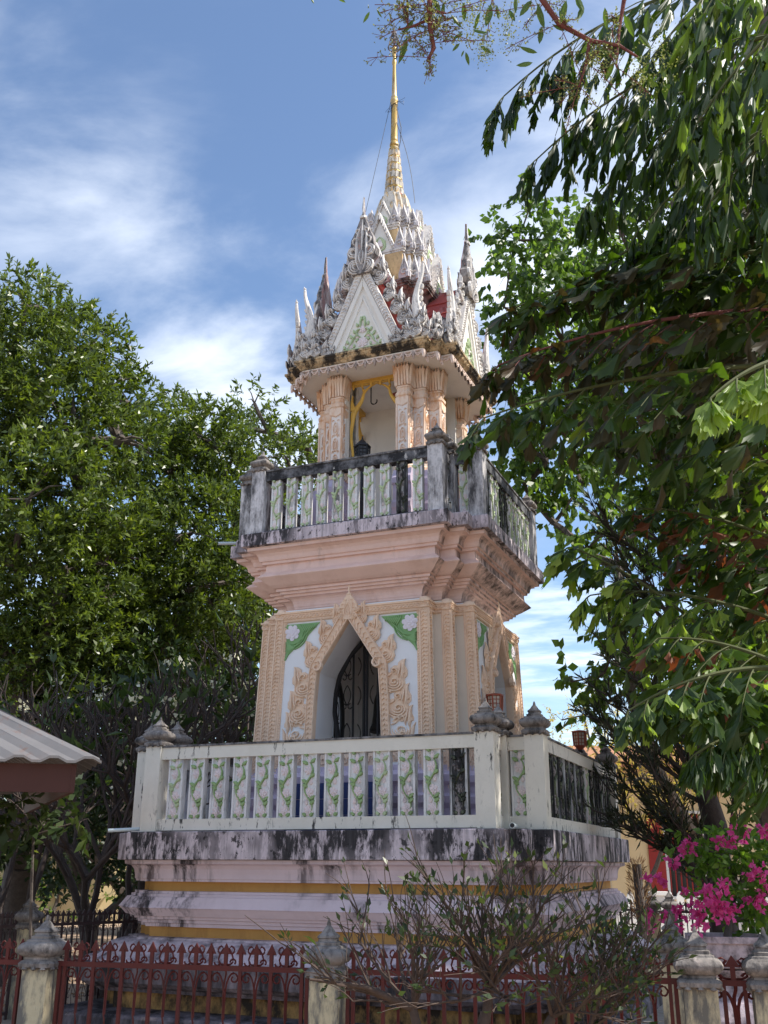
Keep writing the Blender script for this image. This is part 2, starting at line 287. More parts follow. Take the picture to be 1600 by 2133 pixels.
def spiral(cx, cy, r0, r1, a0, a1, n=12):
    return [(cx+(r0+(r1-r0)*i/(n-1))*math.cos(a0+(a1-a0)*i/(n-1)), cy+(r0+(r1-r0)*i/(n-1))*math.sin(a0+(a1-a0)*i/(n-1))) for i in range(n)]
def bez(p, n=10):
    P = [np.array(q, float) for q in p]; out = []
    for i in range(n):
        t = i/(n-1); Q = P
        while len(Q) > 1: Q = [Q[j]*(1-t)+Q[j+1]*t for j in range(len(Q)-1)]
        out.append(tuple(Q[0]))
    return out
def face(k, d, u=0.0, v=0.0, rot=0.0, s=1.0, mir=False):
    """frame on side k of the tower (0 front, 1 right, 2 back, 3 left): x along the wall, y up, z out of the wall"""
    B = Matrix(((1, 0, 0, 0), (0, 0, -1, 0), (0, 1, 0, 0), (0, 0, 0, 1)))
    S = Matrix.Diagonal((-s if mir else s, s, s, 1))
    return Matrix.Rotation(k*PI/2, 4, 'Z') @ Matrix.Translation((u, -d, v)) @ B @ Matrix.Rotation(rot, 4, 'Z') @ S
def redent(a, b, o, z, two=True):
    A, B = a+o, b+o; c = (A+B)/2; q = [(B, -A), (B, -c), (c, -c), (c, -B), (A, -B)] if two else [(B, -A), (B, -B), (A, -B)]
    pts = []
    for k in range(4):
        for x, y in q:
            for _ in range(k): x, y = -y, x
            pts.append((x, y, z))
    return pts
# ================================================================= BELL TOWER
tower = thing('bell_tower', 'tall pink and white temple bell tower with two balconies and a golden spire', 'bell tower')
A1, B1 = 2.472, 2.101; A2, B2 = 1.706, 1.340
def course(name, a, b, lv, mat, two=True, cap=(True, True), parent=tower, smooth=None):
    m = MB(); m.loft([redent(a, b, o, z, two) for o, z in lv], cap=cap); return m.build(name, mat, parent, smooth)
# --- base mouldings
course('plinth_step', A1, B1, [(.34, 0), (.33, .19), (.30, .22), (.11, .245)], 'dark_plinth')
course('ochre_band', A1, B1, [(.0, .24), (.0, .41)], 'ochre_stained')
course('plinth_block', A1, B1, [(.02, .40), (.10, .405), (.12, .44), (.19, .46), (.24, .50), (.245, .655), (.10, .69)], 'dark_plinth')
course('sloping_skirt', A1, B1, [(.2, .65), (.175, .70), (.13, .715), (.06, .77), (.0, .835), (-.08, .87), (-.13, .88), (-.135, .898), (-.18, .90), (-.23, .905)], 'skirt_plaster')
course('ochre_band', A1, B1, [(-.225, .89), (-.225, 1.01)], 'ochre_plaster')
course('nosed_moulding', A1, B1, [(-.24, 1.0), (-.192, 1.003), (-.19, 1.036), (-.166, 1.042), (-.164, 1.072), (-.134, 1.078), (-.132, 1.104), (-.10, 1.108), (-.085, 1.13), (-.05, 1.178), (-.037, 1.19),
        (-.045, 1.20), (-.10, 1.293), (-.13, 1.297), (-.13, 1.322), (-.156, 1.327), (-.156, 1.35), (-.24, 1.353)], 'mauve_plaster')
course('ochre_band', A1, B1, [(-.23, 1.34), (-.23, 1.46)], 'ochre_plaster')
course('cavetto_cornice', A1, B1, [(-.24, 1.446), (-.158, 1.447), (-.155, 1.467), (-.147, 1.475), (-.145, 1.52), (-.135, 1.57), (-.115, 1.605), (-.085, 1.618), (-.06, 1.624), (-.057, 1.66), (-.3, 1.664)], 'pink_eaten' if 0 else 'mauve_plaster')
course('balcony_slab', A1, B1, [(-.2, 1.662), (-.004, 1.665), (0, 1.67), (0, 1.938), (-.008, 1.946), (-.2, 1.95)], 'fascia_plaster')
# --- big cornice between the storeys, upper slab
course('lower_cornice', A2, B2, [(-.56, 4.525), (-.546, 4.53), (-.546, 4.575), (-.506, 4.578), (-.504, 4.606), (-.498, 4.61), (-.496, 4.64), (-.484, 4.675), (-.465, 4.70), (-.441, 4.715), (-.408, 4.717), (-.406, 4.746),
        (-.37, 4.749), (-.368, 4.777), (-.335, 4.78), (-.333, 4.81), (-.31, 4.812)], 'pink_plaster')
course('corona', A2, B2, [(-.33, 4.811), (-.31, 4.82), (-.27, 4.845), (-.22, 4.885), (-.165, 4.928), (-.16, 4.936), (-.185, 4.965), (-.225, 5.0), (-.232, 5.02), (-.238, 5.098), (-.25, 5.10)], 'pink_plaster')
course('upper_cornice', A2, B2, [(-.3, 5.097), (-.198, 5.10), (-.195, 5.13), (-.175, 5.134), (-.168, 5.15), (-.160, 5.19), (-.140, 5.222), (-.10, 5.245), (-.060, 5.25), (-.057, 5.292), (-.2, 5.295)], 'pink_plaster')
course('balcony_slab', A2, B2, [(-.2, 5.293), (-.003, 5.297), (0, 5.30), (0, 5.452), (-.01, 5.46), (-.2, 5.463)], 'fascia_plaster')

# --- ornament units (unit height 1)
def kanok(name, mat, mat2, plate=True):
    m = MB()
    out = [(-.05, 0), (.12, .03), (.25, .16), (.28, .32), (.22, .46), (.27, .55), (.24, .70), (.14, .82), (.10, .90), (.13, 1.0), (.02, .93), (-.03, .84), (-.02, .76), (-.10, .74), (-.17, .64), (-.14, .54), (-.22, .50), (-.26, .38), (-.25, .2), (-.16, .06)]
    if plate: m.prism(out, 0, .05, bev=.02, mi=1)
    for r in (.235, .17, .11): m.ridge([(r*math.cos(t)+.0, .29+r*.95*math.sin(t)) for t in np.linspace(PI*1.02, PI*2.25-.25*(r > .2), 10)], .055, .09, .045)
    m.ridge(spiral(.02, .31, .10, .015, PI*0.0, PI*2.6, 11), .055, .11, .045)
    m.ridge(spiral(-.05, .60, .10, .015, -PI*.45, PI*1.9, 10), .055, .11, .045)
    m.ridge(bez([(.22, .40), (.10, .52), (.22, .62), (.06, .78), (.12, .98)], 10), .08, .12, .045)
    m.ridge(bez([(.10, .44), (.02, .55), (.12, .66), (.03, .84)], 8), .055, .10, .045)
    m.ridge(spiral(.15, .60, .07, .012, PI*.9, -PI*.9, 8), .045, .10, .045)
    m.ridge(bez([(-.22, .36), (-.12, .44), (-.10, .52)], 6), .055, .09, .045)
    m.ridge([(-.03, .01), (.0, .06)], .10, .08, .05, taper=False)
    return m.mesh(name, [mat, mat2])
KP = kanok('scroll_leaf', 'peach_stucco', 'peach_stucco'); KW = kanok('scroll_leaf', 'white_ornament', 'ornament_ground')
def finial_leaf(name, mats):
    """symmetrical flame ornament standing on an apex: unit height 1"""
    m = MB(); half = [(.0, 0), (.13, .02), (.15, .10), (.11, .15), (.18, .22), (.20, .30), (.155, .36), (.15, .45), (.10, .55), (.06, .66), (.035, .72), (.04, .74), (.014, .78), (.006, 1.0)]
    m.prism(half+[(-x, y) for x, y in half[::-1] if x > 0], -.026, .05, bev=.008, mi=1); m.prism([(x*.96, y) for x, y in half]+[(-x*.96, y) for x, y in half[::-1] if x > 0], -.04, -.025, mi=2)
    for sg in (1, -1):
        f = lambda p: [(sg*x, y) for x, y in p]
        for r in (.09, .06, .03): m.ridge(f(spiral(.075, .10, r, r*.8, -PI*.6, PI*.7, 8)), .022, .03, .045)
        for r in (.075, .045): m.ridge(f(spiral(.105, .29, r, r*.6, -PI*.8, PI*.8, 8)), .024, .035, .045)
        m.ridge(f(bez([(.02, .05), (.12, .20), (.0, .30), (.12, .42), (.02, .62)], 12)), .03, .035, .045)
        m.ridge(f(spiral(.075, .43, .055, .01, -PI*.5, PI*1.4, 8)), .022, .03, .045)
        m.ridge(f(spiral(.05, .55, .04, .01, -PI*.5, PI*1.4, 7)), .02, .03, .045)
        m.ridge(f(bez([(.0, .12), (.05, .2), (.01, .30)], 6)), .02, .03, .045)
    m.ridge([(0, .30), (0, .5), (0, .7)], .04, .03, .045); m.ridge([(0, .715), (0, .745)], .09, .05, .03, taper=False); m.ridge([(0, .75), (0, .86), (0, .99)], .03, .02, .04)
    m.v = [(x, y, z*(1-.8*min(1, y))) for x, y, z in m.v]; return m.mesh(name, mats)
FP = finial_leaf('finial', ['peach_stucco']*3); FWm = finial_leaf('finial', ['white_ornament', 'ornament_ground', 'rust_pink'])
def blossom(name, mat, n=(7, 6, 4), full=True):
    m = MB()
    for ring, (cnt, r, pr, h) in enumerate(((n[0], .70, .34, .0), (n[1], .42, .28, .16), (n[2], .18, .20, .30))):
        for i in range(cnt):
            t = 2*PI*(i+.5*ring)/cnt+.2; cx, cyy = r*math.cos(t), r*math.sin(t); vs = [(cx*.92, cyy*.92, h+.20)]
            for j in range(7):
                q = 2*PI*j/7; vs.append((cx+pr*math.cos(q), cyy+pr*math.sin(q), h+.02+.12*max(0, math.cos(q-t))))
            vs += [(cx+pr*.9*math.cos(2*PI*j/7), cyy+pr*.9*math.sin(2*PI*j/7), 0) for j in range(7)]
            m.add(vs, [(0, 1+j, 1+(j+1) % 7) for j in range(7)]+[(1+j, 8+j, 8+(j+1) % 7, 1+(j+1) % 7) for j in range(7)])
    m.lathe([(.10, .3), (.12, .42), (.06, .5)], 6)
    return m.mesh(name, mat, smooth=50)
BLP = blossom('blossom', 'relief_pink'); BLW = blossom('blossom', 'relief_lilac')
def bud(name, mat):
    m = MB(); m.prism([(0, -.9), (.5, -.5), (.62, 0), (.42, .55), (0, 1.0), (-.42, .55), (-.62, 0), (-.5, -.5)], 0, .3, bev=.16)
    m.ridge(bez([(0, -.8), (.35, 0), (0, .9)], 7), .2, .12, .28); m.ridge(bez([(0, -.8), (-.35, 0), (0, .9)], 7), .2, .12, .28)
    return m.mesh(name, mat)
BUD = bud('bud', 'relief_pink'); BUDD = bud('bud', 'blossom_grime'); BLD = blossom('blossom', 'blossom_grime')
def leafpoly(x, y, L, w, a):
    c, q = math.cos(a), math.sin(a); P = [(0, 0), (.3, -.5), (.7, -.42), (1, 0), (.72, .45), (.3, .5)]
    return [(x+L*u*c-w*v*q, y+L*u*q+w*v*c) for u, v in P]

# --- balustrades
def baluster_mesh(h, w, mat, flip=0):
    m = MB(); m.box((-w/2, -.035, 0), (w/2, .03, h))
    for s in (-1, 1): m.box((s*(w/2-.011)-.011, -.05, .0), (s*(w/2-.011)+.011, -.035, h), mi=0)
    return m.mesh('baluster', mat)
def vine_mesh(h, w, mat, sg=1):
    """stem and leaves winding up a baluster; local y up, z out"""
    m = MB(); q = w*.30
    m.ridge([(sg*q*.8*math.sin(t*PI*3.1+.4), h*(.05+.9*t)) for t in np.linspace(0, 1, 22)], .020, .026)
    for t, s, L in ((.20, 1, .08), (.27, 1, .085), (.47, -1, .07), (.53, -1, .085), (.63, 1, .07), (.83, -1, .08), (.86, 1, .085), (.97, -1, .06), (.02, -1, .06), (.02, 1, .06)):
        p = leafpoly(sg*s*q*.25, h*t, L, .042, PI/2-sg*s*1.0); m.prism(p, 0, .026, bev=.008)
    return m.mesh('vine', mat)
def post_mesh(h, w, mat):
    m = MB(); m.box((-w/2, -w/2, 0), (w/2, w/2, h)); return m.mesh('post', mat)
def cap_mesh(r, mat):
    m = MB(); k = r/.14
    m.lathe([(x*k, z*k) for x, z in ((.098, 0), (.125, .012), (.128, .035), (.112, .05), (.095, .058), (.095, .072), (.118, .082), (.138, .105), (.142, .125), (.132, .148), (.118, .160), (.098, .168), (.094, .18), (.074, .184), (.076, .202), (.058, .207), (.056, .224), (.064, .229), (.062, .24), (.04, .258), (.024, .285), (.012, .30), (.013, .308), (.005, .335))], 20, pw=9)
    for i in range(4):
        for j in (-1, 0, 1): m.lathe([(.0, -.012*k), (.022*k, .0), (.0, .03*k)], 6, M=Matrix.Rotation(i*PI/2, 4, 'Z') @ Matrix.Translation((.114*k, j*.07*k, .0)))
    return m.mesh('finial', mat, smooth=35)
def balustrade(z0, zb, zt, zr, a, b, nmain, pw_, bw, mats, seed, capr):
    """posts at the eight corners and in the four recesses, rails, relief balusters. z0 floor, zb/zt panel, zr rail top"""
    pm, rm, tm, bm = mats; r = random.Random(seed)
    PM = post_mesh(zr-z0+.0, pw_, pm); CM = cap_mesh(capr, 'old_concrete'); BM = baluster_mesh(zt-zb, bw, bm); BMD = baluster_mesh(zt-zb, bw, 'white_relief_dirty')
    V = [vine_mesh(zt-zb, bw, m_, 1) for m_ in (('relief_green', 'relief_green', 'relief_green_pale') if z0 < 3 else ('relief_green_pale',)*3)]+[vine_mesh(zt-zb, bw, 'relief_grime', 1)]
    h = pw_/2
    for k in range(4):
        Q = Matrix.Rotation(k*PI/2, 4, 'Z')
        for (x, y) in ((b-h, -a+h), (-b+h, -a+h), (b-h+.02, -b+h-.02)):
            p = link('post', PM, tower, Q @ Matrix.Translation((x, y, z0))); link('finial', CM, p, Matrix.Translation((0, 0, zr-z0)))
        def rail(x0, x1, y, ax):
            for nm, lo, hi, mt in (('top_rail', zt, zr-.018, rm), ('rail_coping', zr-.018, zr+.004, tm), ('bottom_rail', z0+.01, zb, rm)):
                m = MB(); e = .012 if nm == 'rail_coping' else 0.0
                if ax == 0: m.box((x0, y-.065-e, lo), (x1, y+.065+e, hi))
                else: m.box((y-.065-e, x0, lo), (y+.065+e, x1, hi))
                o = m.build(nm, mt, tower); o.matrix_basis = Q
        def bal(M, dirty, relief):
            o = link('baluster', BMD if dirty else BM, tower, M)
            if relief:
                F = Matrix.Translation((0, -.035, 0)) @ Matrix(((1, 0, 0, 0), (0, 0, -1, 0), (0, 1, 0, 0), (0, 0, 0, 1)))
                link('vine', V[3] if dirty else V[r.randint(0, 2)], o, F); hh = zt-zb
                for (u, v, s, me) in ((.0, .10, .062, BLP), (.004, .375, .062, BLP), (-.024, .235, .038, BUD), (.024, .555, .038, BUD), (-.002, .74, .058, BLP), (.004, .91, .048, BUD)):
                    s *= bw/.19*r.uniform(.94, 1.06)
                    link('blossom' if me is BLP else 'bud', (BLD if me is BLP else BUDD) if dirty else me, o, F @ Matrix.Translation((u, v*hh, .0)) @ Matrix.Rotation(r.uniform(-.5, .5) if me is BLP else r.uniform(-.25, .25), 4, 'Z') @ Matrix.Diagonal((s, s, s*1.0, 1)))
        rail(-b+pw_, b-pw_, -a+h, 0)
        span = 2*(b-pw_); pit = span/(nmain+.35)
        for i in range(nmain):
            x = -span/2+pit*(i+.675)
            bal(Q @ Matrix.Translation((x, -a+h, zb)), r.random() < (.85 if k == 1 and z0 < 3 else .10 if z0 < 3 else .25), k in (0, 1, 3))
        # the short returns of the recess
        gx = a-pw_; rail(b-h, gx, -b+h, 0)
        bal(Q @ Matrix.Translation(((b+.045+gx)/2+.01, -b+h, zb)), False, True)
        rail(-a+pw_, -b+h, b-h, 1)
        bal(Q @ Matrix.Translation((b-h, (-a+pw_-b)/2-.01, zb)) @ Matrix.Rotation(PI/2, 4, 'Z'), True, True)
balustrade(1.95, 2.075, 2.705, 2.85, 2.393, 2.0, 13, .195, .182, ('cream_paint', 'cream_paint', 'rail_top_dirt', 'white_relief'), 3, .14)
balustrade(5.46, 5.50, 6.16, 6.30, 1.642, 1.27, 10, .185, .118, ('weathered_post', 'black_rail', 'rail_top_dirt', 'white_relief'), 5, .128)
# --- drain pipes through the balcony edges
for (p, q, r) in (((2.10, -2.08, 1.975), (2.22, -2.62, 1.965), .026), ((-1.95, -2.2, 1.99), (-2.32, -2.52, 1.96), .02), ((1.32, -1.52, 5.52), (1.46, -1.95, 5.42), .017), ((-1.62, -1.3, 5.50), (-1.80, -1.5, 5.46), .02)):
    m = MB(); p, q = Vector(p), Vector(q); m.tube([p, q], r, 10); d = (q-p).normalized(); m.tube([q-d*.004, q+d*.001], r*.8, 10, mi=1); m.build('drain_pipe', ['pvc', 'iron_black'], tower, 40)

# ================================================================= lower storey
a, b = 1.36, .955; c = (a+b)/2; T = .5
def tp(z): return 1+.025*(4.45-z)
def taper(m, z0=2.2):
    m.v = [(x*tp(z), y*tp(z), z) for x, y, z in m.v]
course('pedestal', 1.36, .955, [(.20, 1.95), (.20, 2.10), (.15, 2.12), (.13, 2.2), (.17, 2.25), (.18, 2.32), (.10, 2.36), (.09, 2.44), (.14, 2.48), (.15, 2.55), (.08, 2.60), (.07, 2.66)], 'lilac_plaster')
course('pedestal_frieze', 1.36, .955, [(.06, 2.655), (.06, 2.80)], 'peach_stucco')
m = MB()
pol = redent(1.36, .955, .06, 0)
for i in range(len(pol)):
    p, q = Vector(pol[i]), Vector(pol[(i+1) % len(pol)]); d = q-p; n_ = max(1, int(d.length/.13)); ang = math.atan2(d.y, d.x)
    for j in range(n_):
        t = p+d*((j+.5)/n_); F = Matrix.Translation((t.x, t.y, 2.73)) @ Matrix.Rotation(ang, 4, 'Z') @ Matrix(((1, 0, 0, 0), (0, 0, -1, 0), (0, 1, 0, 0), (0, 0, 0, 1)))
        m.ridge(spiral(-.02, 0, .045, .01, -2.4, 3.6, 10), .022, .02, 0, M=F); m.ridge(spiral(.04, .01, .03, .008, 3.5, -2.4, 8), .018, .018, 0, M=F)
m.build('pedestal_scrolls', 'peach_stucco', tower)['kind'] = 'stuff'
arch = [(.43, 2.2), (.425, 3.0), (.41, 3.4), (.385, 3.74), (.35, 3.80), (0, 4.335)]
archL = [(-x, y) for x, y in arch[-2::-1]]
for k in range(4):
    Q = Matrix.Rotation(k*PI/2, 4, 'Z')
    m = MB(); poly = [(b, 2.2), (b, 4.528), (-b, 4.528), (-b, 2.2)]+archL[::-1][:0]
    poly = [(-b, 2.2), (-.43, 2.2)]+archL[::-1][1:-1][:0]
    lft = [(-x, y) for x, y in arch]                       # from floor up to apex on the left
    poly = [(-b, 2.2)]+lft+[(x, y) for x, y in arch[-2::-1]]+[(b, 2.2), (b, 4.528), (-b, 4.528)]
    m.prism(poly, -T, 0, M=face(0, a)); taper(m); o = m.build('wall', 'white_wall', tower); o.matrix_basis = Q
    m = MB(); m.box((b-.02, -c, 2.2), (c, -b+.02, 4.528)); taper(m); o = m.build('corner_pier', 'cream_wall', tower); o.matrix_basis = Q
    for s in (-1, 1):                                       # cream skin on the returns beside the outer pilasters
        m = MB(); m.box((s*(b+.001)-.004, -a+.004, 2.2), (s*(b+.001)+.004, -c, 4.52)); taper(m); o = m.build('wall_return', 'cream_wall', tower); o.matrix_basis = Q
# pilasters with plaited bands
def pilaster_mesh():
    m = MB(); w = .105; h = 2.15; m.box((-w/2, -w/2, 0), (w/2, w/2, h))
    for k in range(4):
        F = face(k, w/2)
        for s in (-1, 1): m.ridge([(s*w*.40, 0), (s*w*.40, h)], .014, .014, 0, M=F, taper=False)
        for i in range(46):
            y = .02+i*(h-.04)/46; m.ridge([(-w*.28, y), (-.004, y+.03), (w*.28, y+.012)], .016, .014, 0, M=F, taper=False)
            m.ridge([(w*.28, y+.022), (.012, y+.012)], .014, .012, 0, M=F, taper=False)
    return m.mesh('pilaster', 'peach_stucco')
def pil_cap():
    m = MB(); m.lathe([(.045, 0), (.075, .01), (.078, .03), (.055, .04), (.05, .05), (.072, .07), (.078, .10), (.06, .135), (.03, .15), (.01, .155)], 10, pw=3)
    for k in range(8): m.lathe([(0, .0), (.028, .02), (0, .05)], 6, M=Matrix.Rotation(k*PI/4, 4, 'Z') @ Matrix.Translation((.066, 0, .055)))
    return m.mesh('capital', 'peach_stucco', smooth=40)
PIL = pilaster_mesh(); PCAP = pil_cap(); tl = math.atan(.025*1.3)
def beadstrip():
    m = MB(); 
    for i in range(70): m.box((-.011, .006+i*.0305, 0), (.011, .026+i*.0305, .012), tap=.003)
    m.box((-.017, 0, -.01), (.017, 2.14, .003)); return m.mesh('bead_strip', 'peach_stucco')
BEAD = beadstrip()
for k in range(4):
    Q = Matrix.Rotation(k*PI/2, 4, 'Z')
    for (x, y) in ((b-.03, -a+.03), (-b+.03, -a+.03), (c-.03, -c+.03)):
        zz = 2.25; s0 = tp(zz); s1 = tp(4.40); p0 = Vector((x*s0, y*s0, zz)); p1 = Vector((x*s1, y*s1, 4.40)); d = (p1-p0).normalized()
        rot = Vector((0, 0, 1)).rotation_difference(d).to_matrix().to_4x4()
        p = link('pilaster', PIL, tower, Q @ Matrix.Translation(p0) @ rot); link('capital', PCAP, p, Matrix.Translation((0, 0, 2.15)))
    for s in (-1, 1):
        x = s*(b-.107); p0 = Vector((x*tp(2.25), -a*tp(2.25)-.006, 2.25)); p1 = Vector((x*tp(4.39), -a*tp(4.39)-.006, 4.39)); rot = Vector((0, 0, 1)).rotation_difference((p1-p0).normalized()).to_matrix().to_4x4()
        link('bead_strip', BEAD, tower, Q @ Matrix.Translation(p0) @ rot @ Matrix(((1, 0, 0, 0), (0, 0, -1, 0), (0, 1, 0, 0), (0, 0, 0, 1))))
# frieze under the cornice
m = MB(); m.loft([redent(a, b, o_, z) for o_, z in ((.0, 4.375), (.022, 4.378), (.022, 4.41), (.034, 4.415), (.034, 4.475), (.05, 4.48), (.05, 4.50), (-.2, 4.53))], cap=(False, False))
for (zc, o_, pit, kind) in ((4.445, .034, .045, 0), (4.393, .022, .02, 1)):
    pol = redent(a, b, o_, zc)
    for i in range(len(pol)):
        p, q = Vector(pol[i]), Vector(pol[(i+1) % len(pol)]); d = q-p; n_ = max(1, int(d.length/pit)); ang = math.atan2(d.y, d.x)
        for j in range(n_):
            t = p+d*((j+.5)/n_); F = Matrix.Translation(t) @ Matrix.Rotation(ang, 4, 'Z') @ Matrix(((1, 0, 0, 0), (0, 0, -1, 0), (0, 1, 0, 0), (0, 0, 0, 1)))
            if kind == 0: m.ridge([(.016*math.cos(t_), .018*math.sin(t_)) for t_ in np.linspace(-2.6, 2.6, 7)], .011, .014, 0, M=F, taper=False)
            else: m.box((-.0065, -.013, 0), (.0065, .013, .009), M=F)
m.build('frieze', 'peach_stucco', tower)
# arch surrounds
def arch_band():
    m = MB(); w = .105
    inn = [(.43, 2.25), (.425, 3.0), (.41, 3.4), (.385, 3.74), (.352, 3.80), (0, 4.335)]; out = [(.535, 2.25), (.53, 3.0), (.515, 3.4), (.49, 3.74), (.475, 3.83), (0, 4.555)]
    P = [(-x, y) for x, y in out]+[(x, y) for x, y in out[-2::-1]]; I = [(x, y) for x, y in inn]+[(-x, y) for x, y in inn[-2::-1]]
    m.prism((P+I)[::-1], -.03, .045)
    for s in (-1, 1):
        for i in range(5):
            a0, a1, b0, b1 = Vector(inn[i]), Vector(inn[i+1]), Vector(out[i]), Vector(out[i+1]); n_ = max(1, int((a1-a0).length/.055))
            for j in range(n_):
                t = (j+.5)/n_; p = a0.lerp(a1, t); q = b0.lerp(b1, t); d = (a1-a0).normalized()*.028
                m.ridge([(s*(p.x*.75+q.x*.25), (p*.75+q*.25).y-.0), (s*((p+q)*.5+d).x, ((p+q)*.5+d).y), (s*(p*.25+q*.75).x, (p*.25+q*.75).y)], .018, .018, .043, taper=False)
            m.ridge([(s*(a0*.92+b0*.08).x, (a0*.92+b0*.08).y), (s*(a1*.92+b1*.08).x, (a1*.92+b1*.08).y)], .016, .02, .043, taper=False)
            m.ridge([(s*(a0*.08+b0*.92).x, (a0*.08+b0*.92).y), (s*(a1*.08+b1*.92).x, (a1*.08+b1*.92).y)], .016, .02, .043, taper=False)
        m.ridge(spiral(s*.385, 3.80, .075, .015, PI*.5 if s > 0 else PI*.5, PI*.5+s*2*PI, 12), .035, .05, .043)
    return m.mesh('arch_frame', 'peach_stucco')
ARB = arch_band()
def spandrel():
    m = MB(); P = [(-.86, 4.35), (-.86, 3.885), (-.395, 4.35)]; m.prism(P, -.01, .014)
    for i in range(9):
        t = i/8; y = 3.95+t*.10; m.prism(leafpoly(-.855+.02*t, 3.91+.018*i, .05+.012*i, .022, .75-.06*i), .012, .03, bev=.005)
    for i in range(8): m.prism(leafpoly(-.66+.027*i, 4.345-.002*i, .15-.014*i, .03, -PI/2+.55), .012, .032, bev=.006)
    for i in range(7): m.prism(leafpoly(-.85, 4.02+.02*i, .10+.012*i, .026, .15-.12*i), .012, .034, bev=.006)
    for r_ in (.14, .17, .2): m.ridge(spiral(-.755, 4.245, r_, r_, -PI*.55, PI*.05, 10), .02, .02, .012)
    m.ridge(bez([(-.85, 3.92), (-.76, 4.05), (-.64, 4.12), (-.58, 4.25), (-.42, 4.335)], 12), .022, .02, .012)
    return m.mesh('spandrel_panel', 'relief_green_deep')
SPN = spandrel()
tips = [(.80, 2.62), (.775, 2.87), (.75, 3.09), (.715, 3.275), (.672, 3.515), (.632, 3.80), (.50, 4.10), (.315, 4.345), (.15, 4.53)]
for k in range(4):
    g = link('arch_frame', ARB, tower, face(k, a+.03, 0, 0))
    for s in (-1, 1):
        for i, (x, y) in enumerate(tips):
            bx, by = ((.605-.02*(i == 4), y-.37) if i < 5 else (.53, 3.45) if i == 5 else (.43, 3.79) if i == 6 else (.262, 4.05) if i == 7 else (.11, 4.27))
            d = Vector((x-bx, y-by)); L = d.length*1.04; rot = math.atan2(-d.x, d.y)
            # the leaf curls towards the opening: mirrored on the other side
            M = Matrix.Translation((s*bx, by, .0)) @ Matrix.Rotation(s*rot, 4, 'Z') @ Matrix.Diagonal((s*L*1.38, L*1.10, L*.75, 1))
            link('scroll_leaf', KP, g, M)
        sp = link('spandrel_panel', SPN, tower, face(k, a, 0, 0, mir=(s > 0))); link('blossom', BLW, sp, Matrix.Translation((-.755, 4.245, .02)) @ Matrix.Diagonal((.098, .098, .05, 1)))
    link('finial', FP, g, Matrix.Translation((0, 4.33, .03)) @ Matrix.Diagonal((.75, .43, .6, 1)))
# floor, ceiling, stage of blue tiles, window grilles, bell
m = MB(); m.box((-1.0, -1.0, 2.0), (1.0, 1.0, 2.2)); m.build('chamber_floor', 'interior_wall', tower)
m = MB(); m.box((-1.05, -1.05, 4.50), (1.05, 1.05, 4.56)); m.build('chamber_ceiling', 'interior_wall', tower)
for k in range(4):
    m = MB(); n = 6
    for i in range(n):
        for j in range(3):
            x0 = -.60+i*.2; m.box((x0+.003, -1.72, 1.955+j*.17), (x0+.197, -1.50, 2.12+j*.17))
    m.box((-.597, -1.715, 1.953), (.597, -1.3, 2.455), mi=1)
    o = m.build('tiled_step', ['blue_tile', 'lilac_plaster'], tower); o.matrix_basis = Matrix.Rotation(k*PI/2, 4, 'Z')
    m = MB(); z = 2.2
    prof = [(.40, 2.2), (.36, 2.55), (.33, 2.85), (.36, 3.1), (.40, 3.35), (.395, 3.55), (.34, 3.78), (.22, 4.0), (.0, 4.22)]
    for s in (-1, 1):
        P = [(s*x, y) for x, y in prof]; m.tube([(x, y, 0) for x, y in P], .032, 6)
        m.tube([(s*.16, 2.2, 0), (s*.16, 4.08, 0)], .014, 5)
        m.tube([(s*.02, 2.2, 0), (s*.02, 4.2, 0)], .018, 5)
        for cyy in (2.95, 3.4, 3.75):
            for q in (-1, 1): m.tube([(x, y, 0) for x, y in spiral(s*.24+q*.045, cyy, .042, .012, PI*.5, PI*.5+q*4.6, 12)], .007, 4)
            m.tube([(x, y, 0) for x, y in bez([(s*.24, cyy+.02), (s*.24-.09, cyy+.14), (s*.24, cyy+.26)], 8)], .007, 4)
            m.tube([(x, y, 0) for x, y in bez([(s*.24, cyy+.02), (s*.24+.09, cyy+.14), (s*.24, cyy+.26)], 8)], .007, 4)
            m.tube([(x, y, 0) for x, y in bez([(s*.10, cyy+.02), (s*.02, cyy+.14), (s*.10, cyy+.24)], 8)], .007, 4)
        m.tube([(s*.24, 2.2, 0), (s*.24, 2.93, 0)], .008, 4)
    m.tube([(-.36, 2.85, 0), (.36, 2.85, 0)], .016, 5); m.tube([(-.38, 2.48, 0), (.38, 2.48, 0)], .016, 5)
    if k != 0 or True: o = m.build('window_grille', 'iron_black', tower); o.matrix_basis = face(k, .90)
bell = thing('bronze_bell', 'large dark bronze bell hanging inside the arched lower chamber', 'bell', (.12, -.35, 3.15))
m = MB(); m.lathe([(.27, 0), (.28, .03), (.255, .08), (.235, .2), (.225, .38), (.19, .50), (.11, .57), (.05, .59)], 20); m.build('bell_body', 'bronze_dark', bell, 40)
m = MB(); m.tube([(-.05, 0, .58), (-.05, 0, .66), (0, 0, .70), (.05, 0, .66), (.05, 0, .58)], .018, 6); m.tube([(0, 0, .69), (0, 0, 1.36)], .012, 5); m.build('hanger', 'iron_black', bell)
m = MB(); m.box((-.6, -.06, -.32), (.6, .06, -.22)); m.box((.38, -.06, -.95), (.5, .06, -.32)); m.box((-.5, -.06, -.95), (-.4, .06, -.32)); m.build('bell_stand', 'iron_black', bell)
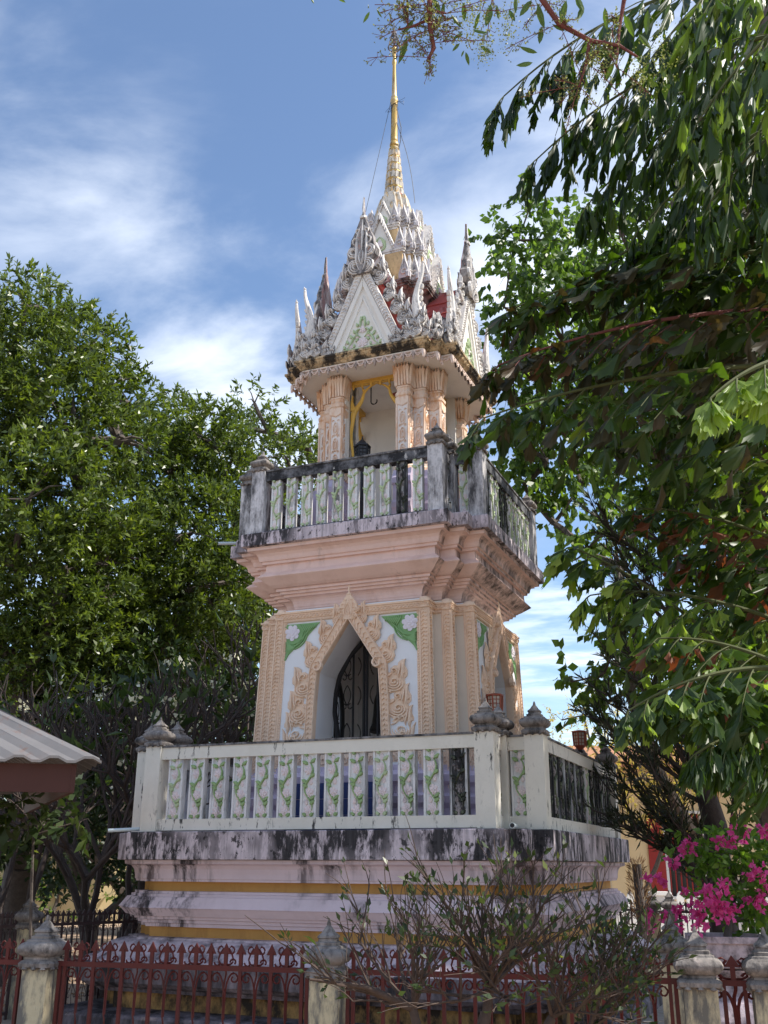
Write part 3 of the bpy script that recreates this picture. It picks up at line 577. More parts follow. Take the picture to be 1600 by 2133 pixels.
# ================================================================= upper storey
ca, cb = .885, .565; cc = (ca+cb)/2
def column_meshes():
    w = .175
    m = MB(); m.box((-w/2, -w/2, .0), (w/2, w/2, .93))
    for k in range(4):
        F = face(k, w/2)
        for s in (-1, 1): m.ridge([(s*w*.44, .0), (s*w*.44, .93)], .022, .012, 0, mi=1, M=F, taper=False)
        for y in (.17, .40, .63):
            for rr in (.055, .03): m.ridge([(rr*.62*math.cos(t), y+rr*1.7*math.sin(t)) for t in np.linspace(0, 2*PI, 11)], .012, .014, 0, mi=1, M=F, taper=False)
            m.ridge([(0, y-.09), (0, y+.09)], .016, .014, 0, mi=1, M=F); m.ridge([(-.035, y), (.035, y)], .016, .014, 0, mi=1, M=F)
            for q in (-1, 1): m.ridge(spiral(q*.038, y+.115, .02, .006, 0, 4.5, 7), .010, .012, 0, mi=1, M=F); m.ridge(spiral(q*.036, y-.10, .02, .006, 0, 4.5, 7), .010, .012, 0, mi=1, M=F)
        m.prism([(-w*.5, .84), (0, .80), (w*.5, .84), (w*.5, .93), (-w*.5, .93)][::1], 0, .016, mi=1, M=F, bev=.004)
        m.prism([(-w*.5, .0), (w*.5, .0), (w*.36, .06), (0, .12), (-w*.36, .06)], 0, .014, mi=1, M=F, bev=.004)
    sh = m.mesh('column', ['column_white', 'peach_rusty'])
    m = MB(); r = w/2
    m.lathe([(r*1.0, .0), (r*1.05, .02), (r*1.22, .035), (r*1.25, .075), (r*1.1, .095), (r*1.02, .10), (r*1.02, .14), (r*1.14, .15), (r*1.14, .17), (r*.9, .18)], 16, pw=14)
    m.lathe([(r*.94, .17), (r*.96, .3), (r*1.0, .44), (r*1.0, .475)], 16, pw=14)
    for k in range(4):
        F = face(k, r*1.0)
        for i in range(5):
            x = (i-2)*w*.225
            m.prism([(x-.017, .175), (x+.017, .175), (x+.020, .34), (x+.027, .42), (x+.010, .465), (x+.012, .50+.025*(i % 2)), (x-.006, .46), (x-.026, .42), (x-.020, .34)], -.005, .022, M=F @ Matrix.Translation((0, .17, 0)) @ Matrix.Rotation(.11, 4, 'X') @ Matrix.Translation((0, -.17, 0)), bev=.006)
    cp = m.mesh('capital', 'peach_rusty')
    m = MB(); m.lathe([(r*1.5, .0), (r*1.5, .05), (r*1.32, .07), (r*1.30, .12), (r*1.42, .13), (r*1.42, .165), (r*1.2, .18), (r*1.05, .24), (r*1.0, .28)], 16, pw=14)
    for k in range(4):
        F = face(k, r*1.12)
        for i in range(3): m.prism(leafpoly((i-1)*w*.32, .17, .12, .05, PI/2), -.01, .02, M=F, bev=.005)
    bs = m.mesh('base', 'peach_rusty')
    return sh, cp, bs
CS, CC, CB = column_meshes(); hw = .0875
for k in range(4):
    Q = Matrix.Rotation(k*PI/2, 4, 'Z')
    for (x, y) in ((cb-hw, -ca+hw), (-cb+hw, -ca+hw), (cc-hw, -cc+hw)):
        p = link('column', CS, tower, Q @ Matrix.Translation((x, y, 6.45))); link('capital', CC, p, Matrix.Translation((0, 0, .92))); link('base', CB, p, Matrix.Translation((0, 0, -.1)))
    m = MB(); m.box((cb-.19, -.80, 5.46), (cb-.03, -.43, 7.87)); m.box((cb-.19, -.64, 5.465), (cc-.05, -.375, 7.868)); m.box((cb-.1, -cb+.03, 5.47), (.80, -.375, 7.866)); o = m.build('inner_pier', 'gable_white', tower); o.matrix_basis = Q
    pol = [(.36, -.93), (.61, -.93), (.61, -.77), (.77, -.77), (.77, -.61), (.93, -.61), (.93, -.36), (.36, -.36)]; cxy = Vector((.62, -.62))
    def off(p, s): return [(cxy.x+(x-cxy.x)*s, cxy.y+(y-cxy.y)*s) for x, y in p]
    m = MB(); m.loft([[(x, y, z) for x, y in off(pol, s)] for s, z in ((1.16, 5.463), (1.16, 5.62), (1.06, 5.66), (1.04, 5.80), (1.10, 5.84), (1.10, 5.90), (1.0, 5.95), (1.0, 6.14), (1.08, 6.17), (1.1, 6.24), (1.02, 6.28), (.97, 6.36))]); o = m.build('pedestal', 'lilac_plaster', tower); o.matrix_basis = Q
    # gilded beam, valance and naga curves of the opening
    m = MB(); m.box((-.40, -.66, 7.80), (.40, -.58, 7.868))
    for i in range(26): m.box((-.39+i*.03, -.672, 7.825), (-.372+i*.03, -.66, 7.845))
    for i in range(6):
        x = -.33+i*.132; F = face(0, .66, x, 7.80); m.prism([(-.012, -.055), (0, -.075), (.012, -.055), (.016, .0), (-.016, .0)], -.01, .01, M=F); m.ridge(bez([(-.06, -.005), (0, -.05), (.06, -.005)], 7), .014, .012, 0, M=face(0, .66, x+.066, 7.80))
    for s in (-1, 1):
        F = face(0, .63, 0, 0)
        body = bez([(s*.02, 7.775), (s*.10, 7.76), (s*.16, 7.70)], 6)+bez([(s*.19, 7.66), (s*.20, 7.52), (s*.30, 7.46), (s*.36, 7.40), (s*.345, 7.28)], 9)+[(s*.36, 7.18)]
        rr = [.8*v for v in list(np.linspace(.010, .022, 6))+list(np.linspace(.024, .045, 6))+[.05, .045, .035, .03]]
        m.tube([(x, y, 0) for x, y in body], rr, 7, M=F)
        m.tube([(x, y, 0) for x, y in bez([(s*.36, 7.18), (s*.40, 7.0), (s*.31, 6.85), (s*.33, 6.6), (s*.30, 6.3)], 10)], list(np.linspace(.026, .012, 10)), 6, M=F)
        m.prism([(s*x, y) for x, y in ([(.39, 7.42), (.37, 7.56), (.35, 7.66), (.345, 7.56), (.325, 7.50), (.31, 7.44)] if s < 0 else [(.31, 7.44), (.325, 7.50), (.345, 7.56), (.35, 7.66), (.37, 7.56), (.39, 7.42)])], -.015, .02, M=F)
        m.tube([(x, y, 0) for x, y in bez([(s*.175, 7.69), (s*.21, 7.72), (s*.20, 7.76)], 5)], [.02, .022, .016, .01, .004], 6, M=F)
        for i in range(6): m.lathe([(0, -.02), (.018, 0), (0, .03)], 5, M=F @ Matrix.Translation((s*(.40-.01*(i % 2)), 7.30-.07*i, 0)))
    o = m.build('gilded_arch', 'gold_paint', tower, 40); o.matrix_basis = Q
m = MB(); m.box((-.8, -.8, 7.862), (.8, .8, 7.9)); m.build('ceiling', 'gable_white', tower)
m = MB(); m.box((-.79, .33, 5.47), (.79, .42, 7.857)); m.build('inner_wall', 'gable_white', tower)
# red lotus boss and hook hanging from the ceiling
m = MB()
for i in range(10):
    for r0, z_ in ((.05, .03), (.08, .06)): m.prism([(r0, -.02), (r0+.05, -.015), (r0+.085, 0), (r0+.05, .015), (r0, .02)], -.006, .006, M=Matrix.Translation((.20, -.25, 7.80+z_-.06)) @ Matrix.Rotation(i*PI/5+z_*5, 4, 'Z') @ Matrix.Rotation(.5, 4, 'Y'))
m.tube([(.20, -.25, 7.86), (.20, -.25, 7.70)], .03, 8); m.build('ceiling_boss', 'red_roof', tower)
m = MB(); m.tube([(0, 0, 0), (0, 0, -.22)]+[(.045-.045*math.cos(t), 0, -.22-.045*math.sin(t)) for t in np.linspace(0, 3.6, 8)], .009, 5, M=Matrix.Translation((-.18, -.4, 7.862))); m.build('ceiling_hook', 'iron_black', tower)
# --- eaves
EA, EB = 1.156, .868; EC = (EA+EB)/2
course('eaves_soffit', EA, EB, [(-.3, 7.858), (-.02, 7.858), (0, 7.862), (0, 7.885)], 'gable_white')
m = MB(); m.loft([redent(EA, EB, o_, z) for o_, z in ((-.02, 7.883), (.022, 7.886), (.03, 7.90), (.06, 7.935), (.075, 7.97), (.088, 7.975), (.088, 8.005), (.0, 8.03), (-.3, 8.06))])
pol = redent(EA, EB, .052, 7.935)
for i in range(len(pol)):
    p, q = Vector(pol[i]), Vector(pol[(i+1) % len(pol)]); d = q-p; n_ = max(1, round(d.length/.10)); ang = math.atan2(d.y, d.x)
    for j in range(n_):
        t = p+d*((j+.5)/n_); F = Matrix.Translation(t) @ Matrix.Rotation(ang, 4, 'Z') @ Matrix(((1, 0, 0, 0), (0, 0, -1, 0), (0, 1, 0, 0), (0, 0, 0, 1))) @ Matrix.Rotation(.5, 4, 'X')
        m.ridge([(.036*math.cos(t_), -.02+.05*math.sin(t_)) for t_ in np.linspace(0, PI, 8)], .014, .018, -.004, M=F, taper=False); m.lathe([(.016, 0), (.012, .015), (0, .02)], 6, M=F)
eav = m.build('eaves_cornice', 'gold_band', tower)
def lambrequin(wd):
    m = MB(); h = wd/2
    m.box((-h, -.012, -.004), (h, .0, .012))
    for r_, t in ((.068, .016), (.044, .013)): m.ridge([(x*h*.85, -.008-r_*(1-x*x)) for x in np.linspace(-1, 1, 9)], t, .018, -.002, taper=False)
    for sx in (-1, 1): m.prism([(sx*h-.022, -.06), (sx*h, -.125), (sx*h+.022, -.06), (sx*h+.013, -.008), (sx*h-.013, -.008)], -.005, .022, bev=.005)
    for sx in (-1, 1):
        for q in (-1, 1): m.prism(leafpoly(sx*h, -.04, .034, .016, -PI/2+q*.8), -.004, .012)
    return m.mesh('valance_leaf', 'lamb_plaster')
LM = {}
pol = redent(EA, EB, .003, 7.866)
for i in range(len(pol)):
    p, q = Vector(pol[i]), Vector(pol[(i+1) % len(pol)]); d = q-p; n_ = max(1, round(d.length/.134)); ang = math.atan2(d.y, d.x); wd = d.length/n_
    key = round(wd, 3)
    if key not in LM: LM[key] = lambrequin(wd)
    for j in range(n_):
        t = p+d*((j+.5)/n_); link('valance_leaf', LM[key], eav, Matrix.Translation(t) @ Matrix.Rotation(ang, 4, 'Z') @ Matrix(((1, 0, 0, 0), (0, 0, -1, 0), (0, 1, 0, 0), (0, 0, 0, 1))))
# --- gables
def gable_parts():
    m = MB(); hw_, z0, za = .50, 8.02, 9.16
    m.prism([(-hw_, z0), (hw_, z0), (0, za)], -.16, -.02)
    f = lambda q: [((-hw_+q*1.2), z0+q*.0), ((hw_-q*1.2), z0+q*.0), (0, za-q*2.0)]
    for q0, q1, h in ((.0, .07, .0), (.13, .16, -.012)):
        for s in (-1, 1):
            o1, o2, i1, i2 = (s*(hw_-q0*1.2), z0), (0, za-q0*2.2), (s*(hw_-q1*1.2), z0), (0, za-q1*2.2)
            pp = [o1, o2, i2, i1]; pp = pp if s > 0 else pp[::-1]; m.prism(pp, -.03, h+.012, bev=.004)
    return m.mesh('gable', 'gable_white')
def barge():
    m = MB()
    for s in (-1, 1):
        p0, p1 = Vector((.50, 8.02)), Vector((0, 9.16)); nrm = Vector((.9157, .4016)); q0, q1 = p0+nrm*.11, p1+nrm*.11
        q1 = Vector((0, 9.16+.27)); pp = [(s*p0.x, p0.y), (s*q0.x, q0.y-.05), (s*q1.x, q1.y), (s*p1.x, p1.y)]
        m.prism(pp if s > 0 else pp[::-1], -.14, .025, bev=.006)
        for i in range(24):
            t = (i+.5)/24; p = p0.lerp(p1, t); q = p+nrm*.095; d = (p1-p0).normalized()*.04
            for (u, v) in (((p*.9+q*.1), (p*.5+q*.5+d)), ((p*.1+q*.9), (p*.5+q*.5+d))): m.ridge([(s*u.x, u.y), (s*((u+v)/2).x+.004, ((u+v)/2).y), (s*v.x, v.y)], .024, .02, .023)
    return m.mesh('bargeboard', 'white_ornament')
GBM, BRG = gable_parts(), barge()
def horn():
    """curved naga-tail horn at the foot of a gable: local y up, z out; leans outwards then up"""
    m = MB(); p = bez([(0, 0, 0), (.06, .2, .01), (-.16, .40, .02), (-.02, .62, .02), (.16, .80, .02), (.03, .90, .02), (.09, .98, .02)], 14)
    m.tube(p, [.085, .082, .075, .068, .058, .05, .043, .037, .032, .028, .024, .02, .014, .006], 7)
    for i in range(6):
        t = p[1+i]; m.ridge([(x+t[0], y+t[1]) for x, y in spiral(0, 0, .05-.004*i, .012, -1.5, 3.8, 9)], .022, .03, .05-.006*i)
        m.prism(leafpoly(t[0]+.05-.004*i, t[1], .085, .04, 1.0), -.02, .03)
    for i in range(9, 13, 1): m.lathe([(.02, -.01), (.034-.001*i, 0), (.02, .01)], 7, M=Matrix.Translation(p[i]) @ Matrix.Rotation(-PI/2, 4, 'X'))
    return m.mesh('horn', 'white_ornament', 35)
HRN = horn()
def pediment():
    m = MB(); tri = [(-.26, 0), (.26, 0), (.21, .10), (.15, .17), (.12, .26), (.06, .34), (.05, .42), (0, .52), (-.05, .42), (-.06, .34), (-.12, .26), (-.15, .17), (-.21, .10)]
    for s in (-1, 1):
        f = lambda P: [(s*x, y) for x, y in P]
        m.ridge(f(bez([(.0, .02), (.16, .0), (.27, .03)], 8)), .03, .03); m.ridge(f(bez([(.23, .04), (.12, .10), (.18, .20), (.06, .22)], 9)), .032, .03)
        m.ridge(f(bez([(.02, .18), (.14, .24), (.08, .32), (.01, .30)], 9)), .03, .03); m.ridge(f(bez([(.02, .32), (.06, .38), (.0, .50)], 7)), .03, .03)
        for (x, y, L_, an) in ((.24, .04, .07, .9), (.20, .11, .07, 1.0), (.15, .18, .075, 1.1), (.11, .25, .07, 1.2), (.07, .34, .07, 1.3), (.10, .12, .07, 2.2), (.06, .2, .06, .6), (.13, .04, .06, 1.9), (.02, .42, .08, 1.5)):
            P = f(leafpoly(x, y, L_, .04, an)); m.prism(P if s > 0 else P[::-1], 0, .022, bev=.006)
    return m.mesh('floral_relief', 'relief_green_pale')
PED = pediment()
for k in range(4):
    Q = Matrix.Rotation(k*PI/2, 4, 'Z')
    g = link('gable', GBM, tower, face(k, 1.13)); link('bargeboard', BRG, g)
    fr = link('floral_relief', PED, g, Matrix.Translation((.0, 8.06, -.016)))
    for (x, y, s) in ((0, .10, .075), (.17, .075, .045), (-.17, .075, .045), (0, .30, .055), (.08, .20, .03), (-.08, .20, .03)): link('blossom', BLP, g, Matrix.Translation((x, 8.06+y, -.01)) @ Matrix.Diagonal((s, s, s*.6, 1)))
    link('finial', FWm, g, Matrix.Translation((0, 9.16, .0)) @ Matrix.Diagonal((1.16, 1.29, 1.5, 1)))
    for s in (-1, 1):
        for (bx, by, tx, ty) in ((.66, 8.14, .70, 8.52), (.56, 8.32, .615, 8.72), (.46, 8.50, .52, 8.90), (.355, 8.72, .40, 9.10), (.215, 9.0, .245, 9.47)):
            d = Vector((tx-bx, ty-by)); L_ = d.length; rot = math.atan2(-d.x, d.y)
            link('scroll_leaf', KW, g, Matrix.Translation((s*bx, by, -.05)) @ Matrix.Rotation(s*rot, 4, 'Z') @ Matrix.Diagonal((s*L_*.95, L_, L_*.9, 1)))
        for (x, y, L_, r_) in ((.56, 8.03, .26, .35), (.66, 8.02, .30, .1), (.77, 8.02, .34, -.12), (.87, 8.03, .28, -.35), (.48, 8.03, .17, .7), (.82, 8.2, .30, -.25), (.70, 8.22, .28, .15), (.93, 8.0, .2, -.7)):
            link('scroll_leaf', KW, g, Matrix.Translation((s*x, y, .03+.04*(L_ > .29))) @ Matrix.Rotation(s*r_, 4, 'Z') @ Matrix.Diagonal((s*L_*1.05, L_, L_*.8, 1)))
        link('horn', HRN, g, Matrix.Translation((s*.80, 8.22, -.01)) @ Matrix.Diagonal((s*1.0, 1.0, 1.0, 1)))
    # red tiled roof behind the gable
    m = MB(); F = face(0, 0)
    m.prism([(-.74, 8.04), (.74, 8.04), (.52, 8.46), (.30, 8.95), (0, 9.32), (-.30, 8.95), (-.52, 8.46)], .2, 1.0, M=F)
    for s in (-1, 1):
        for j in range(5):
            t0, t1 = j/5, (j+1)/5; p = Vector((.74, 8.04)).lerp(Vector((.03, 9.30)), t0); q = Vector((.74, 8.04)).lerp(Vector((.03, 9.30)), t1); nn = Vector((.87, .49))*.05
            P = [(s*(p+nn).x, (p+nn).y-.02), (s*(p+nn*1.5).x, (p+nn*1.5).y-.02), (s*(q+nn*.9).x, (q+nn*.9).y), (s*q.x, q.y)]; m.prism(P if s > 0 else P[::-1], .45, 1.02, M=F)
    m.prism([(-.03, 9.28), (.03, 9.28), (.03, 9.36), (-.03, 9.36)], .5, 1.05, M=F)
    o = m.build('roof', 'red_roof', tower); o.matrix_basis = Q
    # antefixes standing on the stepped eaves corners
    for (x, y) in ((EC, -EC), (EB-.02, -EC-.05), (EC+.05, -EB+.02)):
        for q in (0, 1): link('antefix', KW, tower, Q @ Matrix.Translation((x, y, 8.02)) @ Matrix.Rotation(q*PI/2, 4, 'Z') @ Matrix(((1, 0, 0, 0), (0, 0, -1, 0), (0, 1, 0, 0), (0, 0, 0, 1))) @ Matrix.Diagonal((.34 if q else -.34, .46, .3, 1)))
# --- stepped crown
def mini_gable():
    m = MB(); m.prism([(-.5, 0), (.5, 0), (0, 1.35)], -.2, .0, mi=0)
    for s in (-1, 1):
        P = [(s*.5, 0), (s*.62, 0), (0, 1.7), (0, 1.4)]; m.prism(P if s > 0 else P[::-1], -.2, .08, mi=1, bev=.02)
        for i in range(9):
            t = (i+.5)/9; m.ridge([(s*(.52*(1-t)), 1.38*t+.02), (s*(.60*(1-t)), 1.6*t+.06)], .05, .05, .07, mi=1, taper=False)
        m.ridge([(s*x, y) for x, y in bez([(.02, .05), (.32, .12), (.20, .45), (.0, .66)], 9)], .10, .06, 0, mi=2); m.prism([(s*x, y) for x, y in (leafpoly(.12, .25, .25, .14, 1.2) if s > 0 else leafpoly(.12, .25, .25, .14, 1.2)[::-1])], 0, .05, mi=2)
    m.prism([(-.14, .18), (.14, .18), (.17, .3), (.1, .42), (-.1, .42), (-.17, .3)], 0, .09, mi=3, bev=.03)
    return m.mesh('small_gable', ['gable_white', 'white_ornament', 'relief_green_pale', 'relief_pink'])
MG = mini_gable()
def antefix():
    m = MB(); P = [(-.22, 0), (.22, 0), (.23, .18), (.17, .36), (.11, .55), (.07, .72), (.0, 1.0), (-.07, .72), (-.13, .55), (-.18, .36), (-.23, .18)]; m.prism(P, -.03, .05, bev=.015, mi=1)
    m.ridge(spiral(.0, .22, .15, .02, -.4, 7.2, 16), .05, .06, .045); m.ridge(bez([(.14, .2), (.16, .4), (.03, .6), (.01, .93)], 9), .05, .05, .045); m.ridge(bez([(-.17, .2), (-.1, .45), (-.03, .62), (-.01, .9)], 9), .04, .05, .045)
    return m.mesh('antefix', ['white_ornament', 'antefix_grey'])
AFX = antefix()
def tier(z, ta, tb, h, na, nb):
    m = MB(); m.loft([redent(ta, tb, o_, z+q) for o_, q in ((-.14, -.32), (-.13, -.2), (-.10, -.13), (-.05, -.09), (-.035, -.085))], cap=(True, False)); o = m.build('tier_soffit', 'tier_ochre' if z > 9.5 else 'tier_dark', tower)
    m = MB(); m.loft([redent(ta, tb, o_, z+q) for o_, q in ((-.06, -.086), (-.03, -.086), (-.03, -.055), (-.015, -.052), (-.015, -.02), (0, -.016), (0, .012), (-.05, .016))])
    pol = redent(ta, tb, -.015, z-.036)
    for i in range(len(pol)):
        p, q = Vector(pol[i]), Vector(pol[(i+1) % len(pol)]); d = q-p; n_ = max(1, int(d.length/.035)); ang = math.atan2(d.y, d.x)
        for j in range(n_): m.box((-.009, -.009, -.012), (.009, .009, .012), M=Matrix.Translation(p+d*((j+.5)/n_)) @ Matrix.Rotation(ang, 4, 'Z'))
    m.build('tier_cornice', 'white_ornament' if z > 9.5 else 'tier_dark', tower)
    m = MB(); m.loft([redent(na, nb, o_, zz) for o_, zz in ((-.03, z), (-.05, z+h))]); m.build('tier_wall', 'tier_ochre', tower)
    for k in range(4):
        Q = Matrix.Rotation(k*PI/2, 4, 'Z'); w = min(.42, tb*1.05)
        link('small_gable', MG, tower, face(k, ta-.03, 0, z+.012, s=w))
        cc_ = (ta+tb)/2; ah = h*.74
        for (x, y) in ((tb-.07, -ta+.02), (-tb+.07, -ta+.02), (cc_-.06, -cc_+.02), (-cc_+.06, -cc_+.02), (ta-.06, -tb+.02), (-ta+.06, -tb+.02)):
            link('antefix', AFX, tower, Q @ Matrix.Translation((x, y, z+.01)) @ Matrix(((1, 0, 0, 0), (0, 0, -1, 0), (0, 1, 0, 0), (0, 0, 0, 1))) @ Matrix.Diagonal((.40 if x > 0 else -.40, ah*rnd.uniform(.92, 1.08), .4, 1)))
tier(9.275, .72, .51, .56, .62, .40); tier(9.88, .585, .388, .52, .46, .27); tier(10.43, .45, .25, .45, .30, .17)
m = MB(); m.loft([redent(.30, .17, o_, z) for o_, z in ((0, 10.43), (-.02, 10.80), (-.06, 11.02), (-.1, 11.2))]); m.build('crown_core', 'spire_white', tower)
m = MB()
for j in range(3):
    n_ = 14
    for i in range(n_):
        t = 2*PI*(i+.5*j)/n_; r_ = .27-.055*j; m.prism([(-.05, 0), (.05, 0), (.055, .2), (.02, .3), (0, .36), (-.02, .3), (-.055, .2)], -.01, .025, mi=(1 if (i*5+j*3) % 11 == 0 else 0), M=Matrix.Rotation(t, 4, 'Z') @ Matrix.Translation((r_, 0, 10.48+.24*j)) @ Matrix(((0, 0, 1, 0), (1, 0, 0, 0), (0, 1, 0, 0), (0, 0, 0, 1))) @ Matrix.Rotation(-.13, 4, 'X'), bev=.01)
m.build('petal_crown', ['white_ornament', 'red_roof'], tower)
# --- spire
z = 11.18; r_ = .145
for i in range(6):
    h = .158-.004*i; m = MB(); r1 = r_-.012
    m.lathe([(r_*.95, z), (r_*1.06, z+.015), (r_*1.06, z+.03), (r_*.9, z+.035)], 12, mi=1)
    for j in range(12): m.prism([(-r_*.26, .03), (r_*.26, .03), (r_*.26, h*.85), (r_*.14, h), (-r_*.14, h), (-r_*.26, h*.85)], -.03, .012, mi=0, M=Matrix.Rotation(2*PI*(j+.5)/12, 4, 'Z') @ Matrix.Translation((r_*.95, 0, z)) @ Matrix(((0, 0, 1, 0), (1, 0, 0, 0), (0, 1, 0, 0), (0, 0, 0, 1))), bev=.006)
    m.lathe([(r_*.8, z+.02), (r_*.8, z+h+.02)], 10, mi=1); m.build('spire_ring', ['spire_white', 'spire_gold'], tower); z += h; r_ = r1
m = MB(); m.lathe([(.075, 12.08), (.085, 12.11), (.07, 12.14), (.055, 12.16), (.075, 12.19), (.068, 12.23), (.05, 12.26), (.06, 12.29), (.053, 12.31), (.056, 12.34), (.048, 12.95), (.058, 12.97), (.05, 13.0), (.062, 13.03), (.062, 13.07), (.045, 13.10), (.052, 13.13), (.038, 13.16), (.040, 13.2), (.027, 13.76), (.037, 13.80), (.036, 13.84), (.025, 13.9), (.022, 13.98), (.035, 14.03), (.045, 14.08), (.04, 14.12), (.02, 14.14)], 12); m.build('spire_shaft', 'spire_gold', tower, 40)
m = MB()
for zz, r_ in ((14.13, .10), (14.24, .075), (14.33, .05), (14.41, .03)):
    m.tube([(r_*math.cos(t), r_*math.sin(t), zz) for t in np.linspace(0, 2*PI, 17)], .009, 5)
    for j in range(6): m.prism([(-.018, 0), (.018, 0), (0, .075)], -.004, .004, M=Matrix.Rotation(j*PI/3, 4, 'Z') @ Matrix.Translation((r_, 0, zz)) @ Matrix(((0, 0, 1, 0), (1, 0, 0, 0), (0, 1, 0, 0), (0, 0, 0, 1)))); m.tube([(0, 0, zz+.02), (r_*math.cos(j*PI/3), r_*math.sin(j*PI/3), zz)], .006, 4)
m.tube([(0, 0, 14.05), (0, 0, 14.4), (0, 0, 14.65)], [.02, .013, .004], 6); m.build('spire_crown', 'old_concrete', tower)
for (p0, p1) in (((-.04, -.05, 13.0), (-.34, -.3, 10.86)), ((.05, -.03, 12.6), (.42, -.22, 10.86)), ((-.03, -.04, 13.0), (-.03, -.10, 11.3))):
    m = MB(); p0, p1 = Vector(p0), Vector(p1); m.tube([p0.lerp(p1, t)+Vector((.05*math.sin(t*PI), 0, 0))*(1 if p0.x > 0 else -.0) for t in np.linspace(0, 1, 8)], .0045, 4); m.build('guy_wire', 'iron_black', tower)
m = MB(); m.tube([(.05, -.04, 12.95), (.09, -.05, 12.7), (.14, -.06, 12.45), (.13, -.06, 12.2), (.10, -.06, 12.05)], .006, 4)
for i in range(9):
    t = rnd.uniform(-2.5, .8); m.tube([(.03, -.05, 12.97), (.03+.12*math.cos(t)*rnd.uniform(.5, 1.4), -.06, 12.98+.10*math.sin(t)*rnd.uniform(.3, 1.2)), (.03+.22*math.cos(t)*rnd.uniform(.6, 1.2), -.07, 12.96+.18*math.sin(t))], .003, 4)
m.build('tangled_cord', 'iron_black', tower)

# ================================================================= lanterns and the upper bell
def lantern(loc, label, mat, hgt, s=1.0, glass=True, group=None):
    t = thing('lantern', label, 'lantern', loc, group)
    m = MB(); m.tube([(0, 0, 0), (0, 0, hgt)], .022*s, 8); m.lathe([(.05*s, 0), (.05*s, .02), (.025*s, .05)], 10); m.lathe([(.022*s, hgt-.06), (.045*s, hgt-.02), (.03*s, hgt)], 10); m.build('pole', 'iron_black', t, 40)
    m = MB(); m.lathe([(.03*s, hgt), (.085*s, hgt+.05*s), (.09*s, hgt+.06*s)], 6); m.lathe([(.10*s, hgt+.24*s), (.115*s, hgt+.245*s), (.112*s, hgt+.265*s), (.03*s, hgt+.28*s)], 6)
    for j in range(6):
        q = 2*PI*(j+.5)/6; e = Vector((math.cos(q), math.sin(q), 0))*.09*s; m.tube([e+Vector((0, 0, hgt+.055*s)), e*1.12+Vector((0, 0, hgt+.245*s))], .011*s, 4)
        q2 = 2*PI*(j+1.5)/6; e2 = Vector((math.cos(q2), math.sin(q2), 0))*.09*s
        for fz in (.10, .15, .20): m.tube([e+Vector((0, 0, hgt+fz*s)), e2+Vector((0, 0, hgt+fz*s))], .005*s, 4)
        m.tube([(e+e2)/2+Vector((0, 0, hgt+.055*s)), (e+e2)/2*1.1+Vector((0, 0, hgt+.245*s))], .005*s, 4)
    m.build('frame', mat, t)
    m = MB(); m.lathe([(.078*s, hgt+.056*s), (.088*s, hgt+.242*s)], 6); m.build('glass', 'lantern_glass' if glass else 'window_dark', t)
    return t
p = at(1032, 1492, 11.35)
lantern((p.x, p.y, 1.95), 'red lantern on the lower balcony in front of the arch, with pale panes', 'lantern_red', p.z-1.95+.0, .92)
p = at(1209, 1562, 13.3)
lantern((p.x, p.y, 1.95), 'rusty red lantern at the rear of the lower balcony, against yellow foliage', 'lantern_red', p.z-1.95, .92)
t = lantern((-.06, -.95, 5.46), 'black lantern with pointed top standing in the upper opening', 'iron_black', 1.02, 1.0, False)
m = MB(); m.lathe([(.10, 1.275), (.09, 1.30), (.03, 1.36), (.012, 1.38), (.006, 1.42)], 6); m.build('roof', 'iron_black', t)
b2 = thing('bronze_bell', 'small dark bell hanging in the open upper storey', 'bell', (.22, -.2, 5.95))
m = MB(); m.lathe([(.17, 0), (.18, .03), (.155, .10), (.14, .3), (.09, .40), (.03, .43)], 16); m.build('bell_body', 'bronze_dark', b2, 40)
m = MB(); m.tube([(0, 0, .42), (0, 0, 1.86)], .009, 5); m.build('hanger', 'iron_black', b2)
# ================================================================= GROUND, FENCE, BUILDINGS
m = MB(); m.add([(-300, -60, 0), (300, -60, 0), (300, 500, 0), (-300, 500, 0)], [(0, 1, 2, 3)]); struct(m.build('ground', 'earth'))
m = MB(); m.box((-3.6, -3.6, 0.004), (3.6, 3.6, .06)); struct(m.build('paved_apron', 'paving'))
# --- iron fence between concrete posts
def ground_at(px, d):
    p = at(px, 1800, d); return Vector((p.x, p.y, 0))
def fence_post_mesh():
    m = MB(); m.box((-.095, -.095, 0), (.095, .095, .95)); return m.mesh('shaft', 'fence_post')
FPM = fence_post_mesh(); FCAP = cap_mesh(.14, 'old_concrete')
def fence_post(p, label, rz=0.0, group='concrete posts of the iron fence', s=1.0):
    t = thing('fence_post', label, 'fence post', (p.x, p.y, 0), group, rz); t.scale = (s, s, s)
    link('shaft', FPM, t); link('finial', FCAP, t, Matrix.Translation((0, 0, .95))); return t
def flat_scroll(m, pts, M, w=.009): m.tube([(x, 0, z) for x, z in pts], w, 4, M=M)
def bar_mesh(h, mat):
    m = MB(); m.box((-.011, -.011, .06), (.011, .011, h-.05)); m.add([(-.034, -.006, h-.065), (.034, -.006, h-.065), (0, -.006, h), (-.034, .006, h-.065), (.034, .006, h-.065), (0, .006, h)], [(0, 1, 2), (5, 4, 3), (0, 3, 4, 1), (1, 4, 5, 2), (2, 5, 3, 0)]); return m.mesh('spear_bar', mat)
